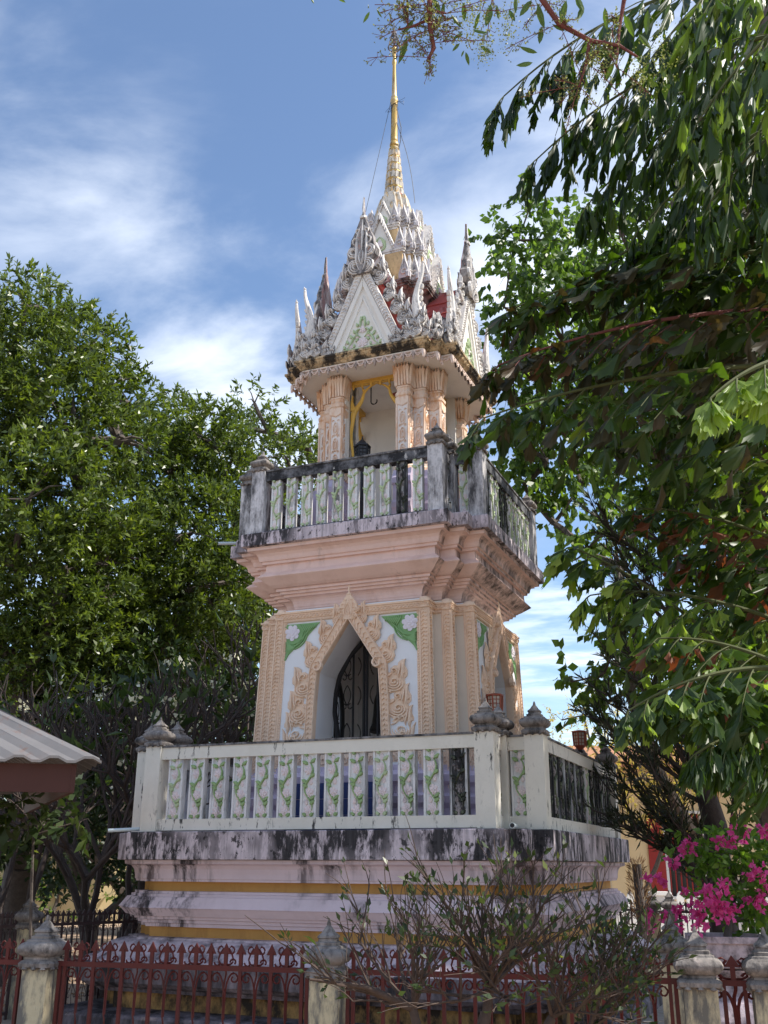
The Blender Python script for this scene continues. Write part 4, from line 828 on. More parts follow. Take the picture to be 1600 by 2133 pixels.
def scrl_mesh(zr, mat):
    """pairs of C-scrolls above and below the top rail and a twisted middle rod"""
    m = MB()
    for s in (-1, 1):
        flat_scroll(m, bez([(s*.005, zr+.02), (s*.09, zr+.02), (s*.02, zr+.12)], 6)+spiral(s*.035, zr+.105, .028, .012, PI/2 if s > 0 else PI/2, PI/2-s*4.2, 8), Matrix.Identity(4), .006)
        flat_scroll(m, spiral(s*.055, zr+.035, .026, .01, PI, PI-s*4.0, 8), Matrix.Identity(4), .006)
        flat_scroll(m, [(s*.004, zr-.30)]+bez([(s*.005, zr-.2), (s*.0, zr-.03), (s*.06, zr-.0), (s*.088, zr-.05)], 8)+spiral(s*.06, zr-.06, .028, .01, 0 if s > 0 else PI, s*-4.2+(0 if s > 0 else PI), 8), Matrix.Identity(4), .006)
        flat_scroll(m, bez([(s*.004, .40), (s*.02, .30), (s*.07, .30), (s*.08, .24)], 7)+spiral(s*.055, .24, .025, .01, 0 if s > 0 else PI, s*-4.2+(0 if s > 0 else PI), 8), Matrix.Identity(4), .006)
        flat_scroll(m, spiral(s*.05, .42, .035, .012, -PI/2, -PI/2+s*4.4, 9), Matrix.Identity(4), .006)
    m.tube([(.006*math.sin(i*1.4), .006*math.cos(i*1.4), .1+i*(zr-.1)/24) for i in range(25)], .0065, 4)
    return m.mesh('scroll_work', mat)
SB, SBs, SCR = bar_mesh(1.13, 'iron_red'), bar_mesh(1.13, 'iron_red'), scrl_mesh(.98, 'iron_red')
SBF, SCRF = bar_mesh(1.13, 'iron_far'), scrl_mesh(.98, 'iron_far')
def fence_panel(p, q, label, n, far=False, group='iron fence panels', zr=.98):
    p, q = Vector(p), Vector(q); d = q-p; L_ = d.length; rz = math.atan2(d.y, d.x); t = thing('iron_fence_panel', label, 'fence', p, group, rz); mt = 'iron_far' if far else 'iron_red'
    for z_, nm in ((zr, 'rail'), (.12, 'rail')):
        m = MB(); m.box((.0, -.014, z_-.016), (L_, .014, z_+.016)); m.build(nm, mt, t)
    for x in (.015, L_-.015): m = MB(); m.box((x-.012, -.013, .05), (x+.012, .013, zr)); m.build('end_bar', mt, t)
    pit = L_/n
    for i in range(n):
        x = pit*(i+.5)
        if n == 1:
            link('scroll_work', SCR, t, Matrix.Translation((x, 0, 0)) @ Matrix.Diagonal((1.6, 1, 1, 1))); link('spear_tip', TIP, t, Matrix.Translation((x, 0, 0)) @ Matrix.Diagonal((1.3, 1, 1, 1)))
        elif i % 2 == 0: link('spear_bar', SBF if far else SB, t, Matrix.Translation((x, 0, 0)))
        else:
            m_ = link('scroll_work', SCRF if far else SCR, t, Matrix.Translation((x, 0, 0)) @ Matrix.Diagonal((pit/.105, 1, 1, 1)))
            # short spear on top of the rail between the bars
            link('spear_tip', TIPF if far else TIP, t, Matrix.Translation((x, 0, 0)))
def tip_mesh(mat):
    m = MB(); m.box((-.011, -.011, .99), (.011, .011, 1.07)); h = 1.13; m.add([(-.034, -.006, h-.065), (.034, -.006, h-.065), (0, -.006, h), (-.034, .006, h-.065), (.034, .006, h-.065), (0, .006, h)], [(0, 1, 2), (5, 4, 3), (0, 3, 4, 1), (1, 4, 5, 2), (2, 5, 3, 0)]); return m.mesh('spear_tip', mat)
TIP, TIPF = tip_mesh('iron_red'), tip_mesh('iron_far')
FP0, FP1, FP2, FP3 = ground_at(112, 7.05), ground_at(688, 6.60), ground_at(1434, 6.10), ground_at(1574, 6.0)
frz = math.atan2((FP1-FP0).y, (FP1-FP0).x)
FPL = FP0-(FP1-FP0)*1.0
for p, lb in ((FPL, 'stained cream fence post at the far end of the red iron fence'), (FP0, 'cream fence post streaked grey, beside the corrugated pavilion roof'), (FP1, 'cream fence post with grey finial beside the bushy shrub'), (FP2, 'cream gate post with dark stain, left of the small iron gate'), (FP3, 'cracked cream gate post beside the bougainvillea planter')): fence_post(p, lb, frz)
def between(p, q, g=.12): d = (q-p).normalized(); return p+d*g, q-d*g
fence_panel(*between(FPL, FP0), 'dark red spear fence panel under the pavilion roof', 17)
fence_panel(*between(FP0, FP1), 'dark red spear fence panel in front of the stained plinth', 17)
fence_panel(*between(FP1, FP2), 'dark red spear fence panel half hidden by the bushy shrub', 21)
fence_panel(*between(FP2, FP3), 'narrow red iron gate panel with one scroll and spear', 1)
B0 = FP2+Vector((-.35, 1.55, 0)); fence_post(B0, 'grey-topped fence post standing just behind the gate post', frz)
# rear fences
L0, L1 = ground_at(72, 11.2), ground_at(330, 12.2)
fence_post(L0, 'dark weathered fence post below the frangipani branches', .3); fence_panel(*between(L0, L1), 'rear iron fence panel below the frangipani tree', 21, True); fence_panel(*between(ground_at(-150, 10.4), L0), 'rear iron fence panel left of the frangipani tree', 18, True)
R0, R1, R2 = ground_at(1352, 15.5), ground_at(1388, 15.2), ground_at(1720, 14.0)
fence_post(R0, 'dark finial-topped fence post by the trimmed brown stump', .2); fence_post(R1, 'dark finial-topped post paired beside another at the rear fence', .2)
fence_panel(*between(ground_at(1200, 16.2), R0), 'rear iron fence panel beside the trimmed stump', 11, True); fence_panel(*between(R1, R2), 'rear iron fence panel behind the planter', 25, True)
# --- bougainvillea planter on a moulded pedestal
pc = ground_at(1497, 8.9)
t = thing('planter', 'square mauve concrete planter on a moulded pedestal', 'planter', pc, None, .2)
m = MB(); m.lathe([(.45, 0), (.45, .12), (.40, .16), (.36, .42), (.30, .55), (.22, .60), (.20, .70), (.26, .76), (.28, .80)], 16, pw=12); m.build('pedestal', 'skirt_plaster', t)
m = MB(); m.lathe([(.22, .80), (.30, .82), (.30, 1.0), (.33, 1.01), (.33, 1.06), (.27, 1.06), (.26, .98)], 16, pw=12); m.build('basin', 'skirt_plaster', t)
# --- yellow hall with red barred window, white picket wall in front
hp = ground_at(1400, 25.0); hall = thing('yellow_hall', 'pale yellow hall with red barred windows behind the conifer', 'building', hp, None, .42)
WX = .35
m = MB()
for (x0, x1, z0, z1) in ((-1.5, WX-.5, 0, 4.2), (WX+.5, WX+3.2, 0, 4.2), (WX+4.2, 12, 0, 4.2), (WX-.5, WX+.5, 0, .9), (WX-.5, WX+.5, 2.9, 4.2), (WX+3.2, WX+4.2, 0, .9), (WX+3.2, WX+4.2, 2.9, 4.2)): m.box((x0, 0, z0), (x1, .3, z1))
m.build('wall', 'yellow_wall', hall)
m = MB(); m.add([(-1.9, -.9, 4.1), (12.6, -.9, 4.1), (12.6, 4, 5.0), (-1.9, 4, 5.0), (-1.9, -.9, 3.95), (12.6, -.9, 3.95), (12.6, 4, 4.8), (-1.9, 4, 4.8)], [(0, 1, 2, 3), (7, 6, 5, 4), (0, 4, 5, 1), (1, 5, 6, 2), (3, 7, 4, 0)]); m.build('roof', 'tile_brown', hall)
for x in (-1.4, 1.5, 3.9, 7.3, 10): m = MB(); m.box((x-.18, -.14, 0), (x+.18, -.002, 4.1)); m.box((x-.26, -.22, .0), (x+.26, -.003, .5)); m.build('pilaster', 'yellow_wall', hall)
for x in (WX, WX+3.7):
    m = MB()
    for s in (-1, 1): m.box((x+s*.5-.05, -.04, .9), (x+s*.5+.05, .1, 2.9)); m.box((x-.55, -.05, .85 if s < 0 else 2.88), (x+.55, .1, .92 if s < 0 else 2.95))
    w = m.build('window', 'white_paint', hall)
    m = MB(); m.box((x-.46, .2, .91), (x+.46, .22, 2.89)); m.build('pane', 'window_dark', w)
    for i in range(7): m = MB(); m.box((x-.4+i*.133-.014, .02, .92), (x-.4+i*.133+.014, .05, 2.88)); m.build('window_bar', 'red_window', w)
    for s in (-1, 1): m = MB(); m.box((x+s*.72-.2, -.05, .9), (x+s*.72+.2, -.01, 2.9)); m.build('shutter', 'red_window', w)
wp = ground_at(1215, 21.0); pw_ = thing('white_picket_wall', 'low white garden wall with arched tops in front of the yellow hall', 'wall', wp, None, .42)
m = MB(); m.box((0, 0, 0), (9, .16, .82)); m.build('wall', 'white_paint', pw_)
for x in (0.1, 1.6, 3.4, 5.2, 7.0): m = MB(); m.box((x-.12, -.05, 0), (x+.12, .2, 1.05)); m.box((x-.16, -.09, 1.05), (x+.16, .24, 1.12)); m.build('pier', 'white_paint', pw_)
PK = MB(); PK.prism([(-.07, 0), (.07, 0), (.07, .18), (.035, .27), (0, .31), (-.035, .27), (-.07, .18)], 0, .07, M=Matrix(((1, 0, 0, 0), (0, 0, 1, 0), (0, 1, 0, 0), (0, 0, 0, 1)))); PK = PK.mesh('picket', 'white_paint')
for i in range(42): link('picket', PK, pw_, Matrix.Translation((.12+i*.21, .045, .82)))
# far building seen between the left trees
hp2 = ground_at(-60, 30); h2 = thing('far_house', 'pale house far behind the frangipani tree', 'building', hp2, None, .5)
m = MB(); m.box((-6, 0, 0), (5, .3, 3.0)); m.build('wall', 'yellow_wall', h2)
m = MB(); m.box((-6.4, -.8, 2.9), (5.4, 3, 3.15)); m.build('roof', 'metal_roof', h2)
for x in (-3, 0, 3): m = MB(); m.box((x-.5, -.03, .9), (x+.5, .0, 2.2)); m.build('window', 'window_dark', h2)
# --- pavilion roof corner on the left
C0 = at(212, 1585, 8.0); ey = (at(40, 1585, 20)-C0); ey.z = 0; ey.normalize(); ex = Vector((RT.x, RT.y, 0)).normalized(); ex = (ex*math.cos(.10)-Vector((-ex.y, ex.x, 0))*math.sin(-.10)).normalized()
pav = thing('pavilion', 'low open pavilion with brown corrugated metal roof and dark red fascia', 'pavilion', (C0.x-ex.x*1.2, C0.y-ex.y*1.2, 0))
O = Vector((-1.2*ex.x, -1.2*ex.y, 0))
def pv(u, v, z): q = ex*u+ey*v; return (q.x-O.x*1.0, q.y-O.y*1.0, z)        # u right from the corner, v away from the camera
m = MB(); n = 30
# hipped sheet: the corner tip is at u=0, v=0; front eave runs to the left, end eave runs away from the camera
tipz = C0.z; ridge_u, ridge_v, ridge_z = -2.6, 2.0, tipz+1.45
E0, E1, E2, RR0, RR1 = pv(0, 0, tipz), pv(-6, -.3, tipz+.02), pv(-.1, 4.2, tipz), pv(ridge_u, ridge_v, ridge_z), pv(-6, ridge_v, ridge_z)
def sheet(m, p0, p1, q0, q1, n):
    """corrugated sheet between eave p0-p1 and ridge q0-q1 (q may be one point)"""
    p0, p1, q0, q1 = map(Vector, (p0, p1, q0, q1)); vs = []; fs = []
    for i in range(n*4+1):
        t = i/(n*4); h = .035 if i % 4 in (1, 2) else 0.0
        a_, b_ = p0.lerp(p1, t), q0.lerp(q1, t); vs += [(a_.x, a_.y, a_.z+h), (b_.x, b_.y, b_.z+h), (a_.x, a_.y, a_.z+h-.02), (b_.x, b_.y, b_.z+h-.02)]
    for i in range(n*4): b = i*4; fs += [(b, b+4, b+5, b+1), (b+2, b+3, b+7, b+6), (b, b+2, b+6, b+4)]
    m.add(vs, fs)
sheet(m, E0, E1, RR0, RR1, 22); sheet(m, E2, E0, RR0, RR0, 15); sheet(m, pv(-6, 4.2, tipz), E2, RR1, RR0, 15); m.build('roof_sheet', 'metal_roof', pav)
m = MB()
def beam(m, p, q, w, h):
    p, q = Vector(p), Vector(q); d = (q-p).normalized(); s = Vector((-d.y, d.x, 0)).normalized()*w/2
    m.add([tuple(x+y+Vector((0, 0, z_))) for x in (p, q) for y in (-s, s) for z_ in (-h, 0)], [(0, 1, 3, 2), (4, 6, 7, 5), (0, 4, 5, 1), (2, 3, 7, 6), (1, 5, 7, 3), (0, 2, 6, 4)])
beam(m, pv(-.2, .12, tipz-.02), pv(-6, .0, tipz-.0), .04, .22); beam(m, pv(-.2, .1, tipz-.02), pv(-.3, 4.1, tipz-.02), .04, .22); m.build('fascia_board', 'fascia_board', pav)
m = MB(); beam(m, pv(-.24, .14, tipz-.06), pv(-6, .02, tipz-.04), .02, .10); m.build('fascia_strip', 'fascia_board', pav)
for (u, v) in ((-1.5, .5), (-5, .5), (-1.5, 3.6), (-5, 3.6)): m = MB(); q = pv(u, v, 0); m.box((q[0]-.08, q[1]-.08, 0), (q[0]+.08, q[1]+.08, tipz+.15)); m.build('post', 'fascia_board', pav)

# ================================================================= VEGETATION
def np_mesh(name, V, F, mat, parent, k=4):
    me = bpy.data.meshes.new(name); nV, nF = len(V), len(F); me.vertices.add(nV); me.vertices.foreach_set('co', np.ascontiguousarray(V, np.float32).ravel())
    me.loops.add(nF*k); me.polygons.add(nF); me.loops.foreach_set('vertex_index', np.ascontiguousarray(F, np.int32).ravel()); me.polygons.foreach_set('loop_start', np.arange(nF, dtype=np.int32)*k)
    me.materials.append(MAT[mat]); me.update(calc_edges=True); return link(name, me, parent)
def unit(v): return v/(np.linalg.norm(v, axis=-1, keepdims=True)+1e-9)
def leaves(P, D, size, asp, rng, jit=.3, fold=.15):
    """diamond leaves at P growing along D"""
    n = len(P); D = unit(D); S = unit(np.cross(D, rng.normal(size=(n, 3)))); Nn = np.cross(D, S)
    L_ = (size*rng.uniform(1-jit, 1+jit, n))[:, None]; w = L_*asp*.5
    a_, c_ = P, P+D*L_-Nn*L_*.08; b_ = P+D*L_*.45+S*w+Nn*L_*fold*.5; d_ = P+D*L_*.45-S*w+Nn*L_*fold*.5
    V = np.stack([a_, b_, c_, d_], 1).reshape(-1, 3); F = np.arange(n*4).reshape(n, 4); return V, F
def lump_twigs(lumps, dens, rng, inner=.55, flat=.9):
    """twig points spread through the shells of lumps; lumps = (centre, radius)"""
    P = []; O_ = []
    for c_, r in lumps:
        n = max(4, int(dens*r*r)); d = unit(rng.normal(size=(n, 3))); rr = r*rng.uniform(inner, 1.06, n)**.7
        P.append(np.array(c_)+d*rr[:, None]*np.array([1, 1, flat])); O_.append(d)
    return np.concatenate(P), np.concatenate(O_)
def crown(lumps, dens, per, tl, size, asp, mat, parent, seed, name='crown', up=.35, spread=.9, droop=0.0, inner=.55):
    rng = np.random.default_rng(seed); P, O_ = lump_twigs(lumps, dens, rng, inner); D = unit(O_+rng.normal(size=O_.shape)*.55+np.array([0, 0, up]))
    n = len(P); idx = np.repeat(np.arange(n), per); t = np.tile(np.linspace(.1, 1, per), n)+rng.uniform(-.08, .08, n*per)
    pos = P[idx]+D[idx]*(t*tl)[:, None]; ld = unit(D[idx]*.55+rng.normal(size=(n*per, 3))*spread*.6+np.array([0, 0, -droop]))
    V, F = leaves(pos, ld, size, asp, rng); return np_mesh(name, V, F, mat, parent)
def px_lumps(L_, dd=0.0, seed=0):
    r = random.Random(seed); return [(tuple(at(x, y, D+r.uniform(-dd, dd))), rp_*D/FPX) for (x, y, rp_, D) in L_]
def limb_tree(m, base, lumps, r0, rng, fork=.35, n=6, side=0.12):
    """trunk, then limbs growing from lump to lump: every lump hangs on the nearest one nearer the fork"""
    base = Vector(base); cen = Vector((sum(l[0][0] for l in lumps)/len(lumps), sum(l[0][1] for l in lumps)/len(lumps), 0)); topz = min(l[0][2] for l in lumps)
    fk = Vector((base.x*.7+cen.x*.3, base.y*.7+cen.y*.3, max(base.z+.2, topz*fork+base.z)))
    m.tube([base+Vector((0, 0, -.02)), base.lerp(fk, .5)+Vector((rng.uniform(-.15, .15), 0, 0))*r0*3, fk], [r0*1.25, r0, r0*.85], 9)
    nodes = [fk]+[Vector(c_) for c_, r in sorted(lumps, key=lambda l: (Vector(l[0])-fk).length)]; rad = [0.0]+[r for c_, r in sorted(lumps, key=lambda l: (Vector(l[0])-fk).length)]; par = [-1]; cnt = [1]*len(nodes)
    for i in range(1, len(nodes)): par.append(min(range(i), key=lambda j: (nodes[j]-nodes[i]).length+.25*(nodes[j]-fk).length))
    for i in range(len(nodes)-1, 0, -1): cnt[par[i]] += cnt[i]
    tot = cnt[0]
    for i in range(1, len(nodes)):
        s, e = nodes[par[i]], nodes[i]; L_ = (e-s).length; w0 = r0*.8*math.sqrt(cnt[i]/tot)+r0*.03; w1 = w0*.75
        mid = s.lerp(e, .5)+Vector((rng.uniform(-1, 1), rng.uniform(-1, 1), rng.uniform(-1, .4)))*side*L_; m.tube(bez([s, mid, e], n), list(np.linspace(w0, w1, n)), 6)
        for j in range(4):
            q = e+Vector((rng.uniform(-1, 1), rng.uniform(-1, 1), rng.uniform(-.5, 1))).normalized()*rad[i]*rng.uniform(.6, 1); m.tube([e, e.lerp(q, .5)+Vector((0, 0, .08*L_)), q], [w1*.45, w1*.3, w1*.1], 5)
def tree(name, label, base, lumps, r0, crown_kw, seed, group=None, bark='bark_grey'):
    t = thing(name, label, 'tree', base, group); off_ = Vector(t.location); r = random.Random(seed)
    lo = [((Vector(c_)-off_)[:], rr) for c_, rr in lumps]; m = MB(); limb_tree(m, (0, 0, 0), lo, r0, r); m.build('trunk', bark, t, 50); crown(lo, parent=t, seed=seed, **crown_kw); return t
# --- the evergreen trees on the left
LA = [(60, 640, 75, 19), (115, 690, 80, 19.5), (20, 740, 110, 18.5), (180, 740, 80, 20), (90, 810, 120, 18.5), (220, 820, 80, 19.5), (10, 900, 130, 18), (150, 920, 120, 18), (250, 920, 70, 19), (60, 1040, 140, 17.5), (190, 1050, 110, 18), (30, 1180, 140, 17.5), (140, 1190, 120, 17.5), (-120, 800, 160, 18.5), (-140, 1050, 180, 18), (-20, 1320, 120, 18), (100, 1300, 120, 18), (210, 1180, 100, 18.5), (200, 1290, 90, 18), (40, 1420, 120, 18.5), (150, 1400, 110, 19), (270, 840, 50, 20)]
LB = [(345, 870, 55, 22), (300, 930, 70, 21.5), (400, 900, 60, 22), (450, 930, 70, 22), (360, 990, 90, 21), (460, 1020, 90, 21.5), (290, 1060, 90, 21), (400, 1110, 110, 20.5), (500, 1110, 80, 22), (280, 1190, 110, 20), (390, 1230, 110, 20), (480, 1210, 80, 21), (250, 1310, 110, 20), (350, 1340, 100, 20.5), (470, 1310, 90, 22), (230, 1400, 100, 21), (330, 1430, 100, 21), (430, 1410, 100, 22), (520, 1400, 90, 23), (420, 960, 70, 22), (330, 1150, 90, 21), (440, 1270, 90, 22)]
LC = [(530, 840, 38, 27), (515, 890, 45, 27), (560, 900, 50, 27), (610, 920, 42, 27), (640, 930, 40, 27), (540, 960, 70, 26.5), (610, 990, 70, 27), (660, 980, 50, 27.5), (560, 1060, 70, 27), (520, 1180, 90, 26), (540, 1300, 90, 26), (600, 1130, 60, 27)]
kwA = dict(dens=200, per=18, tl=.34, size=.13, asp=.37, mat='leaf_evergreen', up=.4, inner=.68)
tree('evergreen_tree', 'tall broad evergreen with dense glossy foliage rising over the pavilion roof', ground_at(60, 19.5), px_lumps(LA, .6, 1), .34, dict(kwA), 21)
tree('evergreen_tree', 'dense evergreen with rounded crown beside the pink cornice', ground_at(380, 22), px_lumps(LB, .7, 2), .30, dict(kwA), 22)
tree('evergreen_tree', 'lighter open-crowned evergreen whose top touches the upper balcony', ground_at(560, 27), px_lumps(LC, .8, 3), .26, dict(kwA, dens=70, size=.17, tl=.42, per=15), 23)
LD = [(x+rnd.uniform(-20, 20), y+rnd.uniform(-20, 20), rnd.uniform(75, 110), rnd.uniform(22, 27)) for y in (1400, 1480, 1570, 1660, 1750) for x in range(-60, 620, 120)]
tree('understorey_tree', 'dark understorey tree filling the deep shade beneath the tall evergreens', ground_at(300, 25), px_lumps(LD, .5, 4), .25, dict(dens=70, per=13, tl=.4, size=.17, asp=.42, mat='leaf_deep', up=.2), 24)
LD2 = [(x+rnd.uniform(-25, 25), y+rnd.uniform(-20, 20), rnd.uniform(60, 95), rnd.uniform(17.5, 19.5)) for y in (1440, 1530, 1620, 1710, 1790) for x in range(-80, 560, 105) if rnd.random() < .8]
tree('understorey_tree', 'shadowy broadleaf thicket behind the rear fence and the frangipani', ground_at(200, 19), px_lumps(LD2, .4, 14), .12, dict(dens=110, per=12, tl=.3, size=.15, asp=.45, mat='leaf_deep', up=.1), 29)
LE = [(x, y, 60, 30) for y in (1800, 1860) for x in range(-60, 330, 90)]
tree('garden_hedge', 'low sunlit hedge beyond the rear iron fence', ground_at(120, 30), px_lumps(LE, .8, 5), .1, dict(dens=36, per=12, tl=.4, size=.17, asp=.4, mat='leaf_boug', up=.3), 25)['category'] = 'hedge'
# --- bare-branched frangipani
def forks(m, p, d, L_, r, depth, rng, tips, curl=.35, ratio=.74, spread=.6):
    d = d.normalized(); e = p+d*L_; k = (d+Vector((rng.uniform(-1, 1), rng.uniform(-1, 1), curl))*.25).normalized(); mid = p+d*L_*.5; e = mid+k*L_*.5
    m.tube([p, mid, e], [r, r*.88, r*.78], 6)
    if depth == 0: tips.append((e, k)); return
    nb = 3 if rng.random() < .35 else 2; a0 = rng.uniform(0, 2*PI); s = k.cross(Vector((.3, .5, .8))).normalized(); q = k.cross(s)
    for i in range(nb):
        a_ = a0+2*PI*i/nb+rng.uniform(-.4, .4); nd = (k+(s*math.cos(a_)+q*math.sin(a_))*spread*rng.uniform(.7, 1.2)+Vector((0, 0, curl*.5))).normalized(); forks(m, e-k*r*.3, nd, L_*ratio*rng.uniform(.85, 1.2), r*.74, depth-1, rng, tips, curl, ratio, spread)
def frangipani(label, base, trunks, seed, depth=5):
    t = thing('frangipani_tree', label, 'tree', base, 'bare frangipani trees'); r = random.Random(seed); m = MB(); tips = []
    for (d, L_, rad) in trunks: forks(m, Vector((0, 0, 0)), Vector(d), L_, rad, depth, r, tips)
    m.build('trunk', 'bark_dark', t, 60); rng = np.random.default_rng(seed); P = []; D = []; FPp = []; FD = []
    for e, k in tips:
        if r.random() < .22:
            for i in range(r.randint(2, 5)): P.append(e[:]); D.append((k+Vector((r.uniform(-1, 1), r.uniform(-1, 1), r.uniform(-.6, .4)))*.9)[:])
        if r.random() < .07:
            for i in range(9): FPp.append((e+Vector((r.uniform(-.07, .07), r.uniform(-.07, .07), r.uniform(0, .12))))[:]); FD.append((r.uniform(-1, 1), r.uniform(-1, 1), r.uniform(-.2, 1)))
    V, F = leaves(np.array(P), np.array(D), .24, .34, rng); np_mesh('foliage', V, F, 'leaf_shrub', t)
    V, F = leaves(np.array(FPp), np.array(FD), .075, .75, rng); np_mesh('blossoms', V, F, 'flower_white', t)
gp = ground_at(232, 13.2)
frangipani('spreading frangipani with bare forking branches and white blossoms beside the plinth', gp, [((-.6, .1, 1), 1.15, .075), ((.42, .1, 1.0), 1.2, .075), ((.0, .5, 1.1), 1.1, .06), ((-.1, -.4, 1.1), 1.0, .06)], 5, 6)
frangipani('frangipani with thin grey forks behind the lower balcony corner', ground_at(430, 16), [((-.3, .1, 1), 1.35, .07), ((.35, .0, 1), 1.35, .07), ((0, .3, 1), 1.4, .07)], 6, 6)
frangipani('frangipani standing behind the dark rear fence post', ground_at(30, 14.5), [((-.3, .1, 1), 1.1, .065), ((.4, .0, 1), 1.15, .065)], 8, 6)
# --- broad-leaved branches over the pavilion edge
t = thing('broadleaf_bush', 'sparse bush with broad grey-green leaves below the pavilion roof', 'bush', ground_at(90, 9.3)); off_ = Vector(t.location)
lo = [((Vector(c_)-off_)[:], r) for c_, r in px_lumps([(40, 1690, 55, 9.3), (120, 1680, 50, 9.4), (170, 1710, 38, 9.2), (70, 1740, 45, 9.3)], .2)]
m = MB(); limb_tree(m, (0, 0, 0), lo, .022, random.Random(3)); m.build('stem', 'bark_grey', t); crown(lo, 160, 7, .18, .14, .5, 'leaf_shrub', t, 33, 'foliage', up=-.1, droop=.3, inner=.2)
# --- heart-leaved tree behind the palm on the right
LB2 = [(1100, 440, 48, 17), (1075, 500, 50, 17), (1140, 500, 55, 17), (1060, 570, 42, 17), (1120, 580, 55, 17.5), (1050, 640, 42, 16.8), (1110, 660, 58, 17), (1170, 600, 60, 18), (1060, 730, 42, 17), (1120, 760, 60, 17), (1060, 830, 50, 17), (1120, 860, 65, 17), (1075, 930, 55, 17), (1140, 960, 65, 17), (1090, 1010, 40, 17), (1190, 900, 80, 18), (1190, 760, 80, 18), (1230, 520, 80, 18.5), (1280, 600, 90, 19), (1210, 1010, 60, 17.5), (1300, 760, 90, 19), (1330, 950, 100, 19), (1400, 620, 90, 19.5), (1450, 800, 120, 19.5), (1520, 1000, 120, 19), (1380, 1080, 80, 18.5), (1560, 640, 110, 19.5), (1155, 1090, 22, 17), (1190, 1120, 24, 17), (1180, 1170, 20, 16.5), (1215, 1150, 26, 16.5), (1190, 1420, 20, 14), (1230, 1430, 30, 14), (1260, 1400, 34, 14), (1280, 1340, 40, 14), (1240, 1480, 26, 14), (1300, 1260, 45, 14.5), (1310, 1440, 45, 14), (1290, 1180, 45, 15), (1340, 1350, 50, 14.5), (1270, 1100, 50, 16)]
bt = tree('heart_leaved_tree', 'airy heart-leaved tree rising behind the feathery palm beside the roof', ground_at(1620, 18.5), px_lumps(LB2, .5, 6), .12, dict(dens=130, per=13, tl=.5, size=.145, asp=.72, mat='leaf_bodhi', up=-.25, droop=.85, inner=.3, spread=.7), 26, bark='bark_grey')
LR = [(1290, 470, 60, 11.5), (1340, 560, 75, 11.5), (1400, 420, 80, 12), (1440, 560, 90, 11.5), (1500, 300, 90, 12), (1560, 450, 100, 12), (1420, 180, 70, 12), (1530, 120, 90, 12), (1620, 260, 110, 12), (1330, 680, 80, 11.5), (1260, 760, 60, 11.8), (1400, 760, 90, 11.5), (1500, 700, 100, 11.5), (1330, 860, 80, 11.5), (1240, 880, 60, 11.8), (1430, 900, 90, 11.5), (1550, 850, 110, 11.5), (1380, 990, 70, 11.5), (1480, 1030, 90, 11.5), (1590, 1020, 100, 11.5), (1440, 1150, 75, 11.5), (1540, 1170, 90, 11.5), (1620, 1200, 90, 11.5), (1480, 1280, 80, 11.5), (1570, 1330, 90, 11.5), (1500, 1410, 80, 11.3), (1600, 1470, 100, 11.3), (1520, 1530, 70, 11.2), (1590, 1620, 80, 11.2), (1700, 700, 160, 12), (1700, 1100, 160, 12), (1720, 1450, 150, 12)]
tree('canopy_tree', 'dense leafy tree filling the space behind the fishtail palms', ground_at(1700, 12), px_lumps(LR, .5, 16), .2, dict(dens=230, per=14, tl=.26, size=.105, asp=.46, mat='leaf_canopy', up=.0, droop=.3, inner=.3), 28)
for i, (x, y, h, sd_) in enumerate(((8.6, .4, 13.5, 61), (11.5, 3.6, 15.5, 62))):  # trees out of view, added to keep the sun off the tower's right side
    rr = random.Random(sd_); lm = [((x+rr.gauss(0, 1.1), y+rr.gauss(0, 1.1), h*rr.uniform(.42, 1.0)), rr.uniform(.8, 1.25)) for _ in range(26)]
    tree('canopy_tree', ('tall unseen tree added to shade the bell tower from the right', 'tallest unseen tree added for shade, farthest to the right rear', 'unseen tree added for shade right of the fishtail palms')[i], (x, y, 0), lm, .22, dict(dens=75, per=12, tl=.4, size=.17, asp=.46, mat='leaf_canopy', up=.0, droop=.3, inner=.3), sd_, 'unseen trees added for shade on the right')
# --- yellow feathery tree far behind
LY = [(1170, 1500, 30, 22), (1215, 1490, 40, 22), (1260, 1500, 50, 22), (1230, 1550, 50, 22), (1310, 1540, 60, 22), (1340, 1620, 70, 22), (1280, 1620, 50, 22), (1420, 1600, 80, 22), (1400, 1680, 60, 22), (1500, 1560, 90, 22)]
tree('feathery_tree', 'yellow feathery tree far behind the lower balcony', ground_at(1330, 22), px_lumps(LY, .6, 7), .07, dict(dens=60, per=22, tl=.7, size=.10, asp=.25, mat='leaf_yellow', up=.1, droop=.2, inner=.2), 27)
